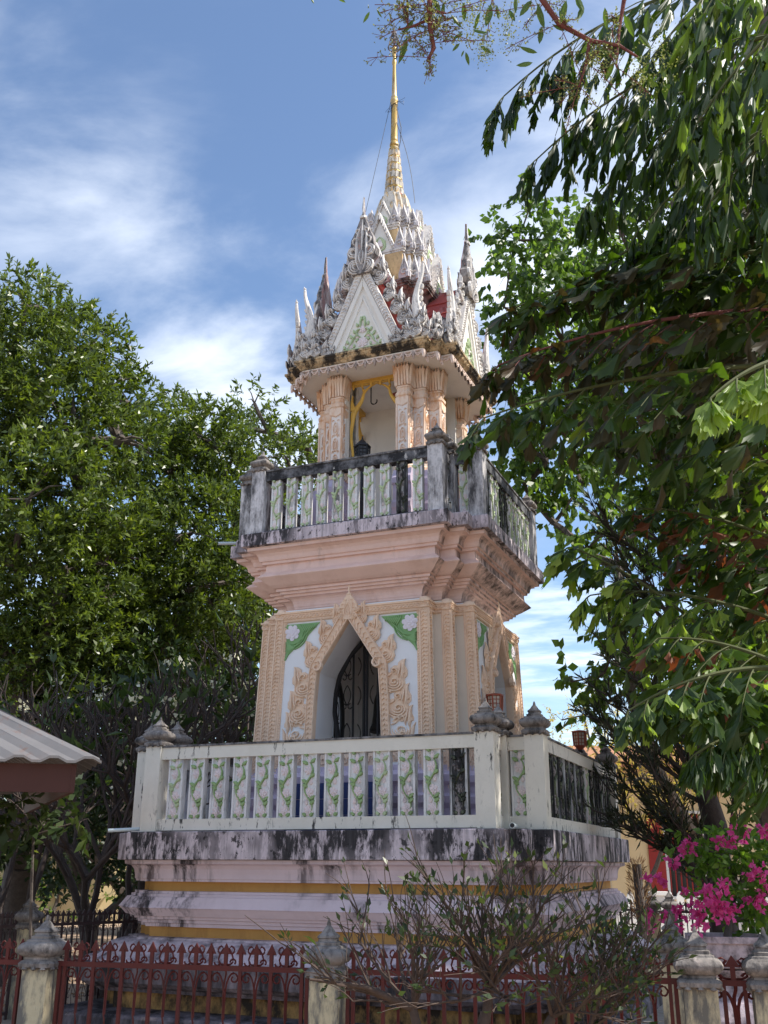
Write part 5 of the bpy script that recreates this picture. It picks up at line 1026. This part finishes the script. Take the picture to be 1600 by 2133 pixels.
# --- dark conifer with long bare limbs
cb_ = ground_at(1492, 12.0); t = thing('conifer', 'dark conifer with long bare sweeping limbs and needle tufts', 'tree', cb_); r = random.Random(4); m = MB(); o_ = Vector(cb_)
spine = [Vector((0, 0, 0)), at(1490, 1720, 12.0)-o_, at(1455, 1600, 12.2)-o_, at(1415, 1420, 12.4)-o_, at(1395, 1250, 12.5)-o_, at(1390, 1080, 12.6)-o_]
m.tube(spine, [.17, .14, .11, .085, .06, .03], 8); P = []; D = []
def tuft(p, d, n=34):
    for i in range(n): P.append((p-d*r.uniform(0, .22))[:]); D.append((d*.8+Vector((r.uniform(-1, 1), r.uniform(-1, 1), r.uniform(-.6, 1)))*.75)[:])
targets = [(1270, 1700, 11.6), (1285, 1660, 12), (1300, 1720, 11.4), (1290, 1620, 12.2), (1300, 1580, 11.8), (1280, 1540, 12.4), (1340, 1560, 11.3), (1330, 1500, 12.6), (1270, 1450, 12.2), (1250, 1500, 12.4), (1270, 1290, 12.2), (1280, 1370, 13), (1300, 1230, 12.8), (1340, 1180, 12.3), (1290, 1150, 12.7), (1330, 1100, 12.9), (1250, 1080, 12.7), (1420, 1050, 12.5), (1500, 1300, 13), (1560, 1450, 12.5), (1530, 1600, 12.6), (1340, 1420, 11.6), (1370, 1480, 13.2), (1380, 1640, 11.2), (1400, 1710, 11.5)]
for (x, y, d_) in targets:
    e = at(x, y, d_)-o_; k = min(range(1, 6), key=lambda i: abs(spine[i].z+.35*(1 if i < 3 else .2)-e.z+.25)); s = spine[k].lerp(spine[max(0, k-1)], r.uniform(.1, .7)); mid = s.lerp(e, .5)+Vector((0, 0, -.16+r.uniform(-.05, .1))); pts = bez([s, mid, e], 8)
    m.tube(pts, list(np.linspace(.034, .008, 8)), 5); tuft(e, (e-mid).normalized())
    for j in range(12):
        q = Vector(pts[2+j % 6]); dd = ((e-s).normalized()+Vector((r.uniform(-1, 1), r.uniform(-1, 1), r.uniform(-.2, 1.0)))*.8).normalized(); e2 = q+dd*r.uniform(.2, .5); m.tube([q, q.lerp(e2, .5)+Vector((0, 0, -.03)), e2], [.012, .009, .005], 4); tuft(e2, dd, 24)
m.build('trunk', 'bark_dark', t, 60); V, F = leaves(np.array(P), np.array(D), .15, .11, np.random.default_rng(5)); np_mesh('needles', V, F, 'needle_dark', t)
# --- trimmed shaggy stump
t = thing('palm_stump', 'shaggy brown trimmed palm stump by the rear fence', 'stump', ground_at(1326, 15.0)); m = MB(); z1 = at(1326, 1800, 15).z
m.tube([(0, 0, 0), (.02, 0, .7), (0, 0, z1)], [.09, .065, .07], 8); m.build('trunk', 'bark_grey', t)
P = []; D = []
for i in range(420): z = rnd.uniform(.85, z1+.05); a_ = rnd.uniform(0, 2*PI); rr = .08+.1*math.sin(PI*min(1, max(0, (z-.85)/(z1-.8)))); P.append((rr*math.cos(a_), rr*math.sin(a_), z)); D.append((math.cos(a_), math.sin(a_), rnd.uniform(.2, 1.4)))
V, F = leaves(np.array(P), np.array(D), .15, .12, np.random.default_rng(8)); V = V*np.array([.62, .62, 1]); np_mesh('frond_stubs', V, F, 'dry_leaf', t)
# --- bougainvillea
t = thing('bougainvillea', 'bougainvillea bush with clusters of magenta bracts above the planter', 'bush', (pc.x, pc.y, 1.0)); off_ = Vector(t.location)
lo = [((Vector(c_)-off_)[:], r_) for c_, r_ in px_lumps([(1450, 1760, 38, 9), (1500, 1780, 50, 9), (1550, 1760, 55, 9.2), (1480, 1840, 45, 9), (1540, 1840, 60, 9), (1590, 1800, 55, 9.2), (1560, 1910, 50, 9), (1610, 1880, 60, 9), (1500, 1900, 35, 8.9), (1650, 1800, 80, 9.3), (1580, 1960, 40, 9)], .15)]
m = MB(); limb_tree(m, (0, 0, -.02), lo, .035, random.Random(3), fork=.2); m.build('stem', 'bark_grey', t); crown(lo, 420, 9, .14, .085, .58, 'leaf_boug', t, 41, 'foliage', up=.0, droop=.25, inner=.25)
P = []; D = []
for (x, y, rp_, d_) in ((1535, 1728, 34, 8.7), (1590, 1730, 22, 8.8), (1505, 1752, 20, 8.8), (1525, 1756, 14, 8.8), (1437, 1752, 14, 8.9), (1430, 1772, 22, 8.9), (1402, 1795, 20, 8.9), (1578, 1822, 34, 8.6), (1590, 1850, 22, 8.6), (1565, 1880, 24, 8.6), (1585, 1885, 16, 8.6), (1470, 1872, 34, 8.4), (1505, 1855, 36, 8.4), (1490, 1895, 34, 8.4), (1450, 1890, 26, 8.5), (1440, 1910, 26, 8.5), (1460, 1925, 24, 8.4), (1410, 1895, 14, 8.6), (1390, 1915, 18, 8.6), (1355, 1930, 16, 8.6), (1358, 1905, 12, 8.6), (1400, 1945, 14, 8.6), (1350, 1830, 9, 8.7), (1375, 1825, 8, 8.7), (1510, 1905, 26, 8.4), (1385, 1840, 6, 8.7), (1470, 1850, 16, 8.5), (1530, 1890, 18, 8.5), (1415, 1930, 12, 8.5), (1425, 1860, 9, 8.6)):
    c_ = at(x, y, d_)-off_; R_ = .74*rp_*d_/FPX
    for i in range(int(6+R_*R_*1500)):
        v = Vector((rnd.gauss(0, 1), rnd.gauss(0, 1), rnd.gauss(0, 1))).normalized()*R_*rnd.uniform(.2, 1); b_ = c_+v
        for j in range(3): P.append(b_[:]); D.append((v.normalized()*.7+Vector((rnd.uniform(-1, 1), rnd.uniform(-1, 1), rnd.uniform(-1, 1))))[:])
V, F = leaves(np.array(P), np.array(D), .046, .85, np.random.default_rng(9)); np_mesh('bracts', V, F, 'bract_pink', t)
# --- fishtail palms on the right
def leaflet_mesh(name, mat, seed):
    """wedge leaflet with a ragged, bitten-off end: base at the origin, length 1 along +y, folded along the middle"""
    r = random.Random(seed); n = 6; vs = [(0, 0, 0)]; 
    xs = [-.27, -.18, -.09, .0, .09, .18, .27]; ys = [.55, .80, .80, 1.0, .84, .86, .52]
    for x, y in zip(xs, ys): vs.append((x*r.uniform(.8, 1.3)+r.uniform(-.03, .03), y+r.uniform(-.12, .1), .09*math.cos(x*11)-.22*y*y*(seed-1.2)*.8+r.uniform(-.03, .03)))
    for x, y in zip(xs, ys): vs.append((x*.46, y*.5, .045*math.cos(x*9)-.02))
    fs = [(0, 8+i, 9+i) for i in range(n)]+[(8+i, 1+i, 2+i, 9+i) for i in range(n)]
    # jagged notches between the points
    me = bpy.data.meshes.new(name); base = len(vs)
    for i in range(n): p, q = Vector(vs[1+i]), Vector(vs[2+i]); vs.append(tuple((p+q)/2+Vector((0, -.09, 0))))
    fs = [(0, 8+i, 9+i) for i in range(n)]+[f for i in range(n) for f in ((8+i, 1+i, base+i), (8+i, base+i, 9+i), (9+i, base+i, 2+i))]
    me.from_pydata(vs, [], fs); me.materials.append(MAT[mat]); me.update(); return me
LFM = {k: [leaflet_mesh('leaflet', k, s) for s in range(4)] for k in ('leaf_palm', 'leaf_palm_brown', 'leaf_palm_bright', 'leaf_palm_rust')}
LV = {k: [np.array([v.co[:] for v in me.vertices]) for me in v_] for k, v_ in LFM.items()}; LFc = np.array([p.vertices[:] for p in LFM['leaf_palm'][0].polygons])
def frond(palm, off_, S, E_, sag, npin, plen, ll, mat, seed, single=False, droop=.75, wid=.55, nl=7, mix=None):
    if not single: npin = int(npin*.72); plen *= 1.15; ll *= 1.0; nl = max(4, nl-2)
    flat = droop < .75
    """S, E_ world points of the stalk; pinnae on both sides, each carrying wedge leaflets"""
    r = random.Random(seed); S, E_ = Vector(S)-off_, Vector(E_)-off_; mid = S.lerp(E_, .55)+Vector((0, 0, sag)); st = [Vector(p) for p in bez([S, mid, E_], 16)]
    m = MB(); m.tube(st, list(np.linspace(.019, .005, 16)), 6); Ms = []
    tk = palm_trunk[palm.name]; za = max(.8, S.z-.75); j_ = max(i for i in range(len(tk)-1) if tk[i].z <= za); q0 = tk[j_].lerp(tk[j_+1], min(1, (za-tk[j_].z)/(tk[j_+1].z-tk[j_].z)))   # leaf stalk back to the trunk
    m.tube(bez([q0, q0.lerp(S, .5)+Vector((0, 0, .35)), S], 7), list(np.linspace(.04, .019, 7)), 6); side = (E_-S).cross(Vector((0, 0, 1))).normalized()
    for i in range(npin):
        t = .12+.88*i/(npin-1); k = min(14, int(t*15)); p = st[k].lerp(st[k+1], t*15-k); d = (st[k+1]-st[k]).normalized(); t = min(1, max(.05, t+r.uniform(-.03, .03))); 
        for s in (-1, 1):
            L_ = plen*(1-.62*t*t)*(.55+.45*math.sin(PI*min(1, t*1.25+.1)))*r.uniform(.85, 1.15); pd = (d*.75+side*s*wid*r.uniform(.7, 1.2)+Vector((0, 0, (-.32 if flat else 0)-droop*.55+r.uniform(-.2, .2)))).normalized()
            e = p+pd*L_+Vector((0, 0, -droop*.28*L_)); pin = [Vector(q) for q in bez([p, p+pd*L_*.55+Vector((0, 0, .06*L_)), e], 8)]; m.tube(pin, [.0045]*4+[.003]*4, 4)
            for j in range(nl):
                u = .22+.78*j/(nl-1); kk = min(6, int(u*7)); q = pin[kk].lerp(pin[kk+1], u*7-kk); pdir = (pin[kk+1]-pin[kk]).normalized(); sd = pdir.cross(Vector((0, 0, 1)))
                for s2 in ((-1, 1) if j < nl-1 else (1,)):
                    y = (pdir*r.uniform(.45, .8)+sd*s2*r.uniform(.4, .8)*(1.2 if flat else .8)+Vector((0, 0, -droop*r.uniform(.3, .9)*(.6 if flat else 1.3)))).normalized(); x = y.cross(Vector((r.uniform(-.7, .9), r.uniform(-1.3, .2), r.uniform(.2, .7))) if flat else Vector((r.uniform(-1, 1), r.uniform(-1, 1), r.uniform(-.4, .4)))).normalized(); z = x.cross(y); l_ = ll*(1-.35*t)*r.choice((.55, .8, .9, 1.0, 1.1, 1.25))*r.uniform(.85, 1.1)
                    M = Matrix((x, y, z)).transposed().to_4x4() @ Matrix.Diagonal((l_*r.uniform(.75, 1.15)*(1 if flat else .58), l_*(1 if flat else 1.12), l_, 1)); M.translation = q; Ms.append(M)
    fr = m.build('frond', 'twig_red' if mat == 'leaf_palm_brown' else 'bark_pale' if False else 'stalk_green', palm)
    if single:
        for i, M in enumerate(Ms): link('leaflet', LFM[mix if mix and r.random() < .2 else mat][i % 4], fr, M)
    else:
        for mt in ([mat] if not mix else [mat, mix]):
            Vs = []; cnt = 0
            for i, M in enumerate(Ms):
                if mix and ((i*7919) % 100 < (38 if mix == 'leaf_palm_bright' else 24)) != (mt == mix): continue
                A = np.array(M); Vs.append(LV[mt][i % 4] @ A[:3, :3].T+A[:3, 3]); cnt += 1
            if not cnt: continue
            nv = len(LV[mt][0]); V = np.concatenate(Vs); F = (LFc[None]+(np.arange(cnt)*nv)[:, None, None]).reshape(-1, 3); o = np_mesh('leaflets', V, F, mt, fr, 3); o['kind'] = 'stuff'
    return len(Ms)

palm_trunk = {}
gpos = ground_at(1900, 7.0); palm = thing('fishtail_palm', 'tall fishtail palm with drooping ragged leaflets hanging into the sky', 'palm tree', gpos); po = Vector(gpos)
m = MB(); tr = [Vector((0, 0, 0)), Vector((.1, .05, 3)), Vector((.05, .1, 6)), Vector((-.1, .1, 10.4))]; palm_trunk[palm.name] = tr; m.tube(tr, [.16, .14, .12, .09], 10); m.build('trunk', 'bark_grey', palm, 50)
A_ = at
def tp_(f): return po+tr[2].lerp(tr[3], f) if f >= 0 else po+tr[1].lerp(tr[2], 1+f)
FR = [ # start, end, sag, pinnae, pinna length, leaflet length, material, droop, width, leaflets, mix
 (A_(1650, -60, 7.2), A_(1050, 200, 7.4), .55, 15, 1.05, .27, 'leaf_palm', 1.0, .45, 8, None),
 (A_(1700, 60, 7.0), A_(1120, 330, 7.3), .5, 15, .95, .27, 'leaf_palm', 1.0, .45, 8, None),
 (A_(1750, 100, 7.4), A_(1230, 420, 7.6), .45, 13, .95, .28, 'leaf_palm', 1.0, .5, 7, None),
 (A_(1800, 200, 6.5), A_(1330, 480, 6.8), .4, 12, .9, .28, 'leaf_palm', .95, .5, 7, None),
 (A_(1700, -150, 6.2), A_(1360, 120, 6.0), .3, 12, .75, .26, 'leaf_palm', .9, .5, 7, 'leaf_palm_bright'),
 (A_(1800, -50, 5.6), A_(1450, 260, 5.4), .3, 11, .7, .26, 'leaf_palm', .95, .55, 7, 'leaf_palm_bright'),
 (A_(1850, 150, 6.0), A_(1480, 420, 5.6), .3, 11, .75, .27, 'leaf_palm', .95, .55, 7, None),
 (A_(1850, 360, 6.6), A_(1180, 600, 7.0), .35, 14, .75, .27, 'leaf_palm', .5, .7, 7, 'leaf_palm_brown'),
 (A_(1800, 520, 6.6), A_(1075, 640, 6.8), .30, 15, .72, .25, 'leaf_palm', .35, .8, 7, 'leaf_palm_brown'),
 (A_(1800, 640, 6.4), A_(1040, 760, 6.6), .28, 15, .75, .25, 'leaf_palm_brown', .4, .8, 7, 'leaf_palm'),
 (A_(1800, 760, 6.2), A_(1010, 870, 6.3), .25, 15, .78, .25, 'leaf_palm', .6, .7, 7, 'leaf_palm_brown'),
 (A_(1850, 600, 7.4), A_(1250, 720, 7.8), .3, 13, .8, .26, 'leaf_palm', .5, .8, 7, 'leaf_palm_bright'),
 (A_(1850, 820, 7.4), A_(1300, 900, 7.6), .25, 12, .75, .25, 'leaf_palm', .6, .8, 7, 'leaf_palm_brown'),
 (A_(1850, 450, 7.0), A_(1420, 600, 7.0), .25, 11, .75, .27, 'leaf_palm', .6, .8, 7, None),
 (A_(1800, -60, 7.8), A_(1420, 60, 8.0), .35, 13, .85, .27, 'leaf_palm', 0.9, .7, 7, 'leaf_palm_bright'),
 (A_(1813, 120, 8.1), A_(1330, 240, 8.3), .35, 13, .85, .27, 'leaf_palm', 0.9, .7, 7, None),
 (A_(1826, 220, 8.4), A_(1400, 340, 8.6), .35, 13, .85, .27, 'leaf_palm', 0.8, .7, 7, 'leaf_palm_bright'),
 (A_(1839, 440, 7.8), A_(1300, 560, 8.0), .35, 13, .85, .27, 'leaf_palm', 0.6, .7, 7, None),
 (A_(1852, 560, 8.1), A_(1200, 680, 8.3), .35, 13, .85, .27, 'leaf_palm', 0.5, .7, 7, 'leaf_palm_bright'),
 (A_(1865, 600, 8.4), A_(1380, 720, 8.6), .35, 13, .85, .27, 'leaf_palm', 0.5, .7, 7, 'leaf_palm_brown'),
 (A_(1878, 680, 7.8), A_(1180, 800, 8.0), .35, 13, .85, .27, 'leaf_palm', 0.6, .7, 7, 'leaf_palm_bright'),
 (A_(1801, 760, 8.1), A_(1420, 880, 8.3), .35, 13, .85, .27, 'leaf_palm', 0.6, .7, 7, None),
 (A_(1814, 380, 8.4), A_(1450, 500, 8.6), .35, 13, .85, .27, 'leaf_palm', 0.7, .7, 7, None),
]
for i, (S, E_, sg, n_, pl, ll, mt, dr, wd, nl, mx_) in enumerate(FR): frond(palm, po, S, E_, sg, n_, pl, ll, mt, 100+i, False, dr, wd, nl, mx_)
gp2 = ground_at(1830, 6.0); palm2 = thing('fishtail_palm', 'younger fishtail palm with yellow-green fronds arching above the bougainvillea', 'palm tree', gp2); po2 = Vector(gp2)
m = MB(); tr2 = [Vector((0, 0, 0)), Vector((.04, .03, 1.5)), Vector((0, .05, 4.2)), Vector((.05, .08, 6.6))]; palm_trunk[palm2.name] = tr2; m.tube(tr2, [.11, .1, .08, .05], 10); m.build('trunk', 'bark_grey', palm2, 50)
FR2 = [
 (A_(1800, 1250, 7.4), A_(1420, 1150, 7.6), .3, 12, .65, .23, 'leaf_palm', .7, .8, 7, 'leaf_palm_rust', False),
 (A_(1817, 1380, 7.7), A_(1460, 1280, 7.8999999999999995), .3, 12, .65, .23, 'leaf_palm', .7, .8, 7, 'leaf_palm_bright', False),
 (A_(1834, 1520, 8.0), A_(1440, 1420, 8.2), .3, 12, .65, .23, 'leaf_palm', .7, .8, 7, 'leaf_palm_rust', False),
 (A_(1851, 1660, 7.4), A_(1480, 1560, 7.6), .3, 12, .65, .23, 'leaf_palm', .7, .8, 7, None, False),
 (A_(1868, 1160, 7.7), A_(1470, 1060, 7.8999999999999995), .3, 12, .65, .23, 'leaf_palm_bright', .7, .8, 7, 'leaf_palm_rust', False),
 (A_(1885, 1450, 8.0), A_(1520, 1350, 8.2), .3, 12, .65, .23, 'leaf_palm', .7, .8, 7, None, False),
 (A_(1720, 1560, 6.6), A_(1190, 1140, 6.9), .35, 15, .62, .22, 'leaf_palm', .7, .7, 7, 'leaf_palm_bright', False),
 (A_(1750, 1350, 6.8), A_(1230, 1240, 7.0), .30, 13, .6, .22, 'leaf_palm_bright', .8, .7, 7, 'leaf_palm', False),
 (A_(1760, 1200, 7.0), A_(1330, 1060, 7.2), .25, 12, .6, .22, 'leaf_palm', .6, .8, 7, 'leaf_palm_rust', False),
 (A_(1750, 1000, 7.0), A_(1400, 960, 7.2), .25, 10, .6, .22, 'leaf_palm', .6, .8, 7, 'leaf_palm_bright', False),
 (A_(1750, 1450, 6.0), A_(1370, 1330, 6.2), .2, 11, .55, .22, 'leaf_palm', .7, .7, 6, 'leaf_palm_rust', False),
 (A_(1720, 1400, 5.2), A_(1310, 1480, 5.0), .2, 9, .42, .20, 'leaf_palm', .7, .6, 6, 'leaf_palm_bright', True),
 (A_(1720, 1560, 5.0), A_(1450, 1570, 4.8), .18, 7, .36, .20, 'leaf_palm', .8, .6, 5, None, True),
 (A_(1680, 740, 4.6), A_(1480, 830, 4.3), .1, 4, .22, .22, 'leaf_palm_bright', .7, .7, 4, None, True),
]
ns = 0
for i, (S, E_, sg, n_, pl, ll, mt, dr, wd, nl, mx_, single) in enumerate(FR2):
    c_ = frond(palm2, po2, S, E_, sg, n_, pl, ll, mt, 200+i, single, dr, wd, nl, mx_); ns += c_ if single else 0
# --- flowering branch hanging in from above
t = thing('overhanging_tree', 'overhanging flowering branch with dark twigs and lance-shaped leaves against the sky', 'tree', ground_at(2250, 4.6)); o_ = Vector(t.location); m = MB(); r = random.Random(12)
def pth(*p): return [at(x, y, d)-o_ for x, y, d in p]
m.tube([Vector((0, 0, 0)), Vector((.1, .1, 2.4)), Vector((.05, .05, 4.4)), at(1900, -560, 4.9)-o_, at(1250, -330, 4.9)-o_], [.15, .13, .11, .07, .035], 9); m.build('trunk', 'bark_grey', t, 60); m = MB()
for p, rr in ((pth((1250, -330, 4.9), (1000, -200, 4.8), (880, -80, 4.7), (895, 0, 4.7), (896, 60, 4.7), (904, 100, 4.7), (890, 128, 4.7)), (.035, .026, .017, .013, .012, .010, .008)), (pth((895, 40, 4.7), (860, 55, 4.7), (830, 62, 4.7)), (.008, .006, .004)), (pth((896, 20, 4.7), (930, 28, 4.7)), (.007, .004)),
    (pth((1250, -330, 4.9), (1080, -90, 5.0), (1130, 0, 5.0), (1165, 50, 5.0), (1230, 85, 5.0), (1290, 95, 5.0), (1330, 120, 5.0)), (.03, .02, .016, .014, .012, .009, .006)), (pth((1228, 84, 5.0), (1222, 130, 5.0), (1206, 180, 5.0)), (.01, .008, .004)), (pth((1400, -150, 5.2), (1300, 0, 5.2), (1290, 60, 5.2), (1284, 140, 5.2)), (.02, .012, .009, .005)), (pth((880, -80, 4.7), (800, -60, 4.7), (730, -20, 4.7)), (.012, .008, .004)), (pth((1250, -330, 4.9), (1400, -150, 5.2)), (.03, .02))): m.tube(p, rr, 6)
P = []; D = []
def panicle(px, py, d, qx, qy, n=26):
    """thin side stalk carrying tiny flowers"""
    s, e = at(px, py, d)-o_, at(qx, qy, d+r.uniform(-.1, .1))-o_; mid = s.lerp(e, .5)+Vector((0, 0, .02)); q = [Vector(v) for v in bez([s, mid, e], 7)]; m.tube(q, .0022, 4)
    for i in range(n):
        k = r.randint(1, 5); b_ = q[k].lerp(q[k+1], r.random())+Vector((r.uniform(-1, 1), r.uniform(-1, 1), r.uniform(-1, 1)))*.03; m.tube([q[k], b_], .0012, 3) if i % 2 == 0 else None
        for j in range(3): P.append(b_[:]); D.append((r.uniform(-1, 1), r.uniform(-1, 1), r.uniform(-1, 1)))
for i in range(34):
    x, y = r.choice([(896, 20), (900, 60), (892, 120), (850, 57), (900, 90), (880, 10), (930, 28)]); a_ = r.uniform(-PI*1.05, PI*.65); L_ = r.uniform(50, 130); panicle(x, y, 4.7, x+L_*math.cos(a_), max(-30, y-L_*.75*math.sin(a_)*.8))
for i in range(26):
    x, y = r.choice([(1130, 10), (1165, 50), (1230, 85), (1222, 130), (1206, 180), (1284, 140), (1290, 60), (1030, -40), (1000, -60)]); a_ = r.uniform(0, 2*PI); L_ = r.uniform(40, 120); panicle(x, y, 5.0, x+L_*math.cos(a_), y+L_*math.sin(a_)+20, 30)
for (x, y, w_, h_) in ((1240, 130, 26, 50), (1375, 110, 25, 60), (1335, 150, 20, 40), (1060, 60, 20, 50), (985, 40, 24, 40), (1010, 100, 18, 30)):
    for i in range(260): p = at(x+r.gauss(0, w_*.6), y+r.gauss(0, h_*.6), 5+r.uniform(-.12, .12))-o_; P.append(p[:]); D.append((r.uniform(-1, 1), r.uniform(-1, 1), r.uniform(-1, 1)))
m.build('branch', 'twig_red', t, 60); V, F = leaves(np.array(P), np.array(D), .011, .7, np.random.default_rng(3)); np_mesh('panicles', V, F, 'panicle', t)['kind'] = 'stuff'
LNC = MB(); LNC.add([(0, 0, 0), (.10, .2, .02), (.135, .45, .03), (.09, .75, .01), (0, 1, -.06), (-.09, .75, .01), (-.135, .45, .03), (-.10, .2, .02), (0, .25, -.01), (0, .6, -.015)], [(0, 1, 8), (0, 8, 7), (1, 2, 9, 8), (7, 8, 9, 6), (2, 3, 9), (6, 9, 5), (3, 4, 9), (5, 9, 4)]); LNC = LNC.mesh('leaf', 'leaf_mango')
for (x, y, ang, L_) in ((848, 78, -1.9, 52), (700, -8, -.6, 24), (648, -6, -1.2, 18), (770, 24, -2.1, 26), (785, 18, -1.0, 20), (862, 40, -2.2, 40), (965, 5, -1.5, 40), (1022, 8, -1.75, 60), (1035, 10, -1.4, 30), (965, 70, -2.6, 26), (958, 90, -2.3, 24), (985, 62, -.4, 34), (1000, 95, -.6, 30), (970, 108, -1.3, 28), (967, 105, -2.0, 16), (940, 30, -.8, 34), (1000, 25, -1.9, 36), (1108, 0, -2.2, 46), (1120, 8, -1.3, 52), (1150, 50, -.5, 30), (1128, 55, -1.7, 44), (1165, 20, -1.2, 40), (1180, 0, -1.8, 50), (1200, -10, -1.3, 46), (1215, 10, -1.9, 44), (1260, 15, -1.4, 44), (1240, 80, -2.4, 40), (1250, 95, -.7, 44), (1300, 30, -1.0, 48), (1120, 110, 2.9, 40), (1110, 130, -2.8, 40), (900, -5, -1.1, 40), (1075, -8, -1.6, 34), (1330, 70, -.9, 42), (1350, 20, -1.6, 48), (1280, 130, -2.0, 40), (925, 5, -1.7, 30), (1060, 20, -1.2, 34)):
    d_ = 4.7 if x < 1000 else 5.0; p = at(x, y, d_)-o_; y_ = (RT*math.cos(ang)+UP*math.sin(ang)+FW*r.uniform(-.4, .4)).normalized(); x_ = y_.cross(FW+RT*r.uniform(-.8, .8)).normalized(); z_ = x_.cross(y_); s = L_*d_/FPX*1.05
    M = Matrix((x_, y_, z_)).transposed().to_4x4() @ Matrix.Diagonal((s, s, s, 1)); M.translation = p; link('leaf', LNC, t, M)
# --- foreground shrub
t = thing('shrub', 'twiggy shrub with small glossy leaves in front of the iron fence', 'shrub', ground_at(985, 5.1)); o_ = Vector(t.location); r = random.Random(31); m = MB(); P = []; D = []
def twiggy(p, e, rad, lv):
    mid = p.lerp(e, .5)+Vector((r.uniform(-1, 1), r.uniform(-1, 1), r.uniform(-.3, 1)))*.13*(e-p).length; q = [Vector(v) for v in bez([p, mid, e], 7)]; m.tube(q, list(np.linspace(rad, rad*.45, 7)), 5 if lv < 2 else 4); d = (e-mid).normalized(); L_ = (e-p).length
    if lv == 3:
        for j in range(r.choice((0, 0, 1, 2, 2, 3))): P.append(q[r.choice((3, 4, 5, 6, 6))][:]); D.append((d*.8+Vector((r.uniform(-1, 1), r.uniform(-1, 1), r.uniform(-.2, .6)))*.8)[:])
        return
    for j in range((0, 5, 4)[lv] if lv else 0):
        s = q[r.randint(2, 6)]; dd = (d+Vector((r.uniform(-1, 1), r.uniform(-1, 1), r.uniform(-.15, 1.0)))*.75).normalized(); twiggy(s, s+dd*r.uniform(.12, .30)*(1.25 if lv == 1 else .8), rad*.5, lv+1)
ends = [(700, 2050, 4.9), (750, 1960, 5.2), (830, 1960, 5.4), (860, 1990, 5.0), (900, 1960, 5.2), (940, 1900, 5.0), (960, 1950, 4.9), (1005, 1880, 5.1), (1010, 1960, 5.3), (1050, 1900, 5.0), (1090, 1930, 5.2), (1100, 1980, 5.0), (1060, 2000, 4.8), (1130, 1890, 5.1), (1150, 1990, 5.2), (1180, 2000, 5.0), (1230, 1960, 5.3), (1260, 2030, 5.0), (1300, 2000, 5.2), (1220, 2060, 4.8), (1310, 2080, 4.9), (960, 2000, 4.9), (880, 2030, 4.9), (1020, 2020, 4.8), (1130, 2050, 4.9), (800, 2090, 5.0), (1340, 2010, 5.0), (1200, 2110, 4.8), (940, 2090, 4.8), (1060, 2090, 4.7)]
roots = [Vector((-.12, .02, 0)), Vector((.05, -.05, 0)), Vector((.15, .08, 0))]; hubs = []
for (x, y, d_) in ((860, 2100, 5.0), (1020, 2060, 5.0), (1010, 2110, 5.1), (1150, 2120, 5.0), (1230, 2140, 5.0)):
    h = at(x, y, d_)-o_; rt = r.choice(roots); m.tube(bez([rt, rt.lerp(h, .5)+Vector((r.uniform(-.1, .1), 0, .1)), h], 7), list(np.linspace(.035, .024, 7)), 8); hubs.append(h)
for (x, y, d_) in ends:
    e = at(x, y, d_)-o_; h = min(hubs, key=lambda v: (v-e).length); twiggy(h, e, .013, 1)
m.tube([hubs[0], at(760, 2055, 4.95)-o_, at(645, 2040, 4.9)-o_], [.024, .014, .006], 7)
for i in range(60):  # low glossy sprigs at the right foot
    x, y = r.uniform(1190, 1370), r.uniform(1970, 2140); p = at(x, y, 5+r.uniform(-.2, .2))-o_; twiggy(p, p+Vector((r.uniform(-.1, .1), r.uniform(-.1, .1), .16)), .004, 3); 
    for j in range(5): P.append((p+Vector((r.uniform(-.05, .05), r.uniform(-.05, .05), r.uniform(0, .16))))[:]); D.append((r.uniform(-1, 1), r.uniform(-1, 1), r.uniform(-.2, 1)))
m.build('stem', 'twig_brown', t, 60); V, F = leaves(np.array(P), np.array(D), .05, .42, np.random.default_rng(31)); np_mesh('foliage', V, F, 'leaf_shrub', t)
print('shrub leaves', len(P), 'single leaflets', ns)
# --- fallen leaves
rng = np.random.default_rng(77); n = 9000; P = np.stack([rng.uniform(-9, 9, n), rng.uniform(-8, 12, n), np.full(n, .012)], 1); D = np.stack([rng.normal(size=n), rng.normal(size=n), rng.uniform(-.05, .12, n)], 1)
V, F = leaves(P, D, .09, .45, rng); V[:, 2] = np.clip(V[:, 2], .006, .05); o = np_mesh('fallen_leaves', V, F, 'dry_leaf', None); o['kind'] = 'stuff'; tag(o, 'dry brown leaves scattered over the ground', 'leaf litter')
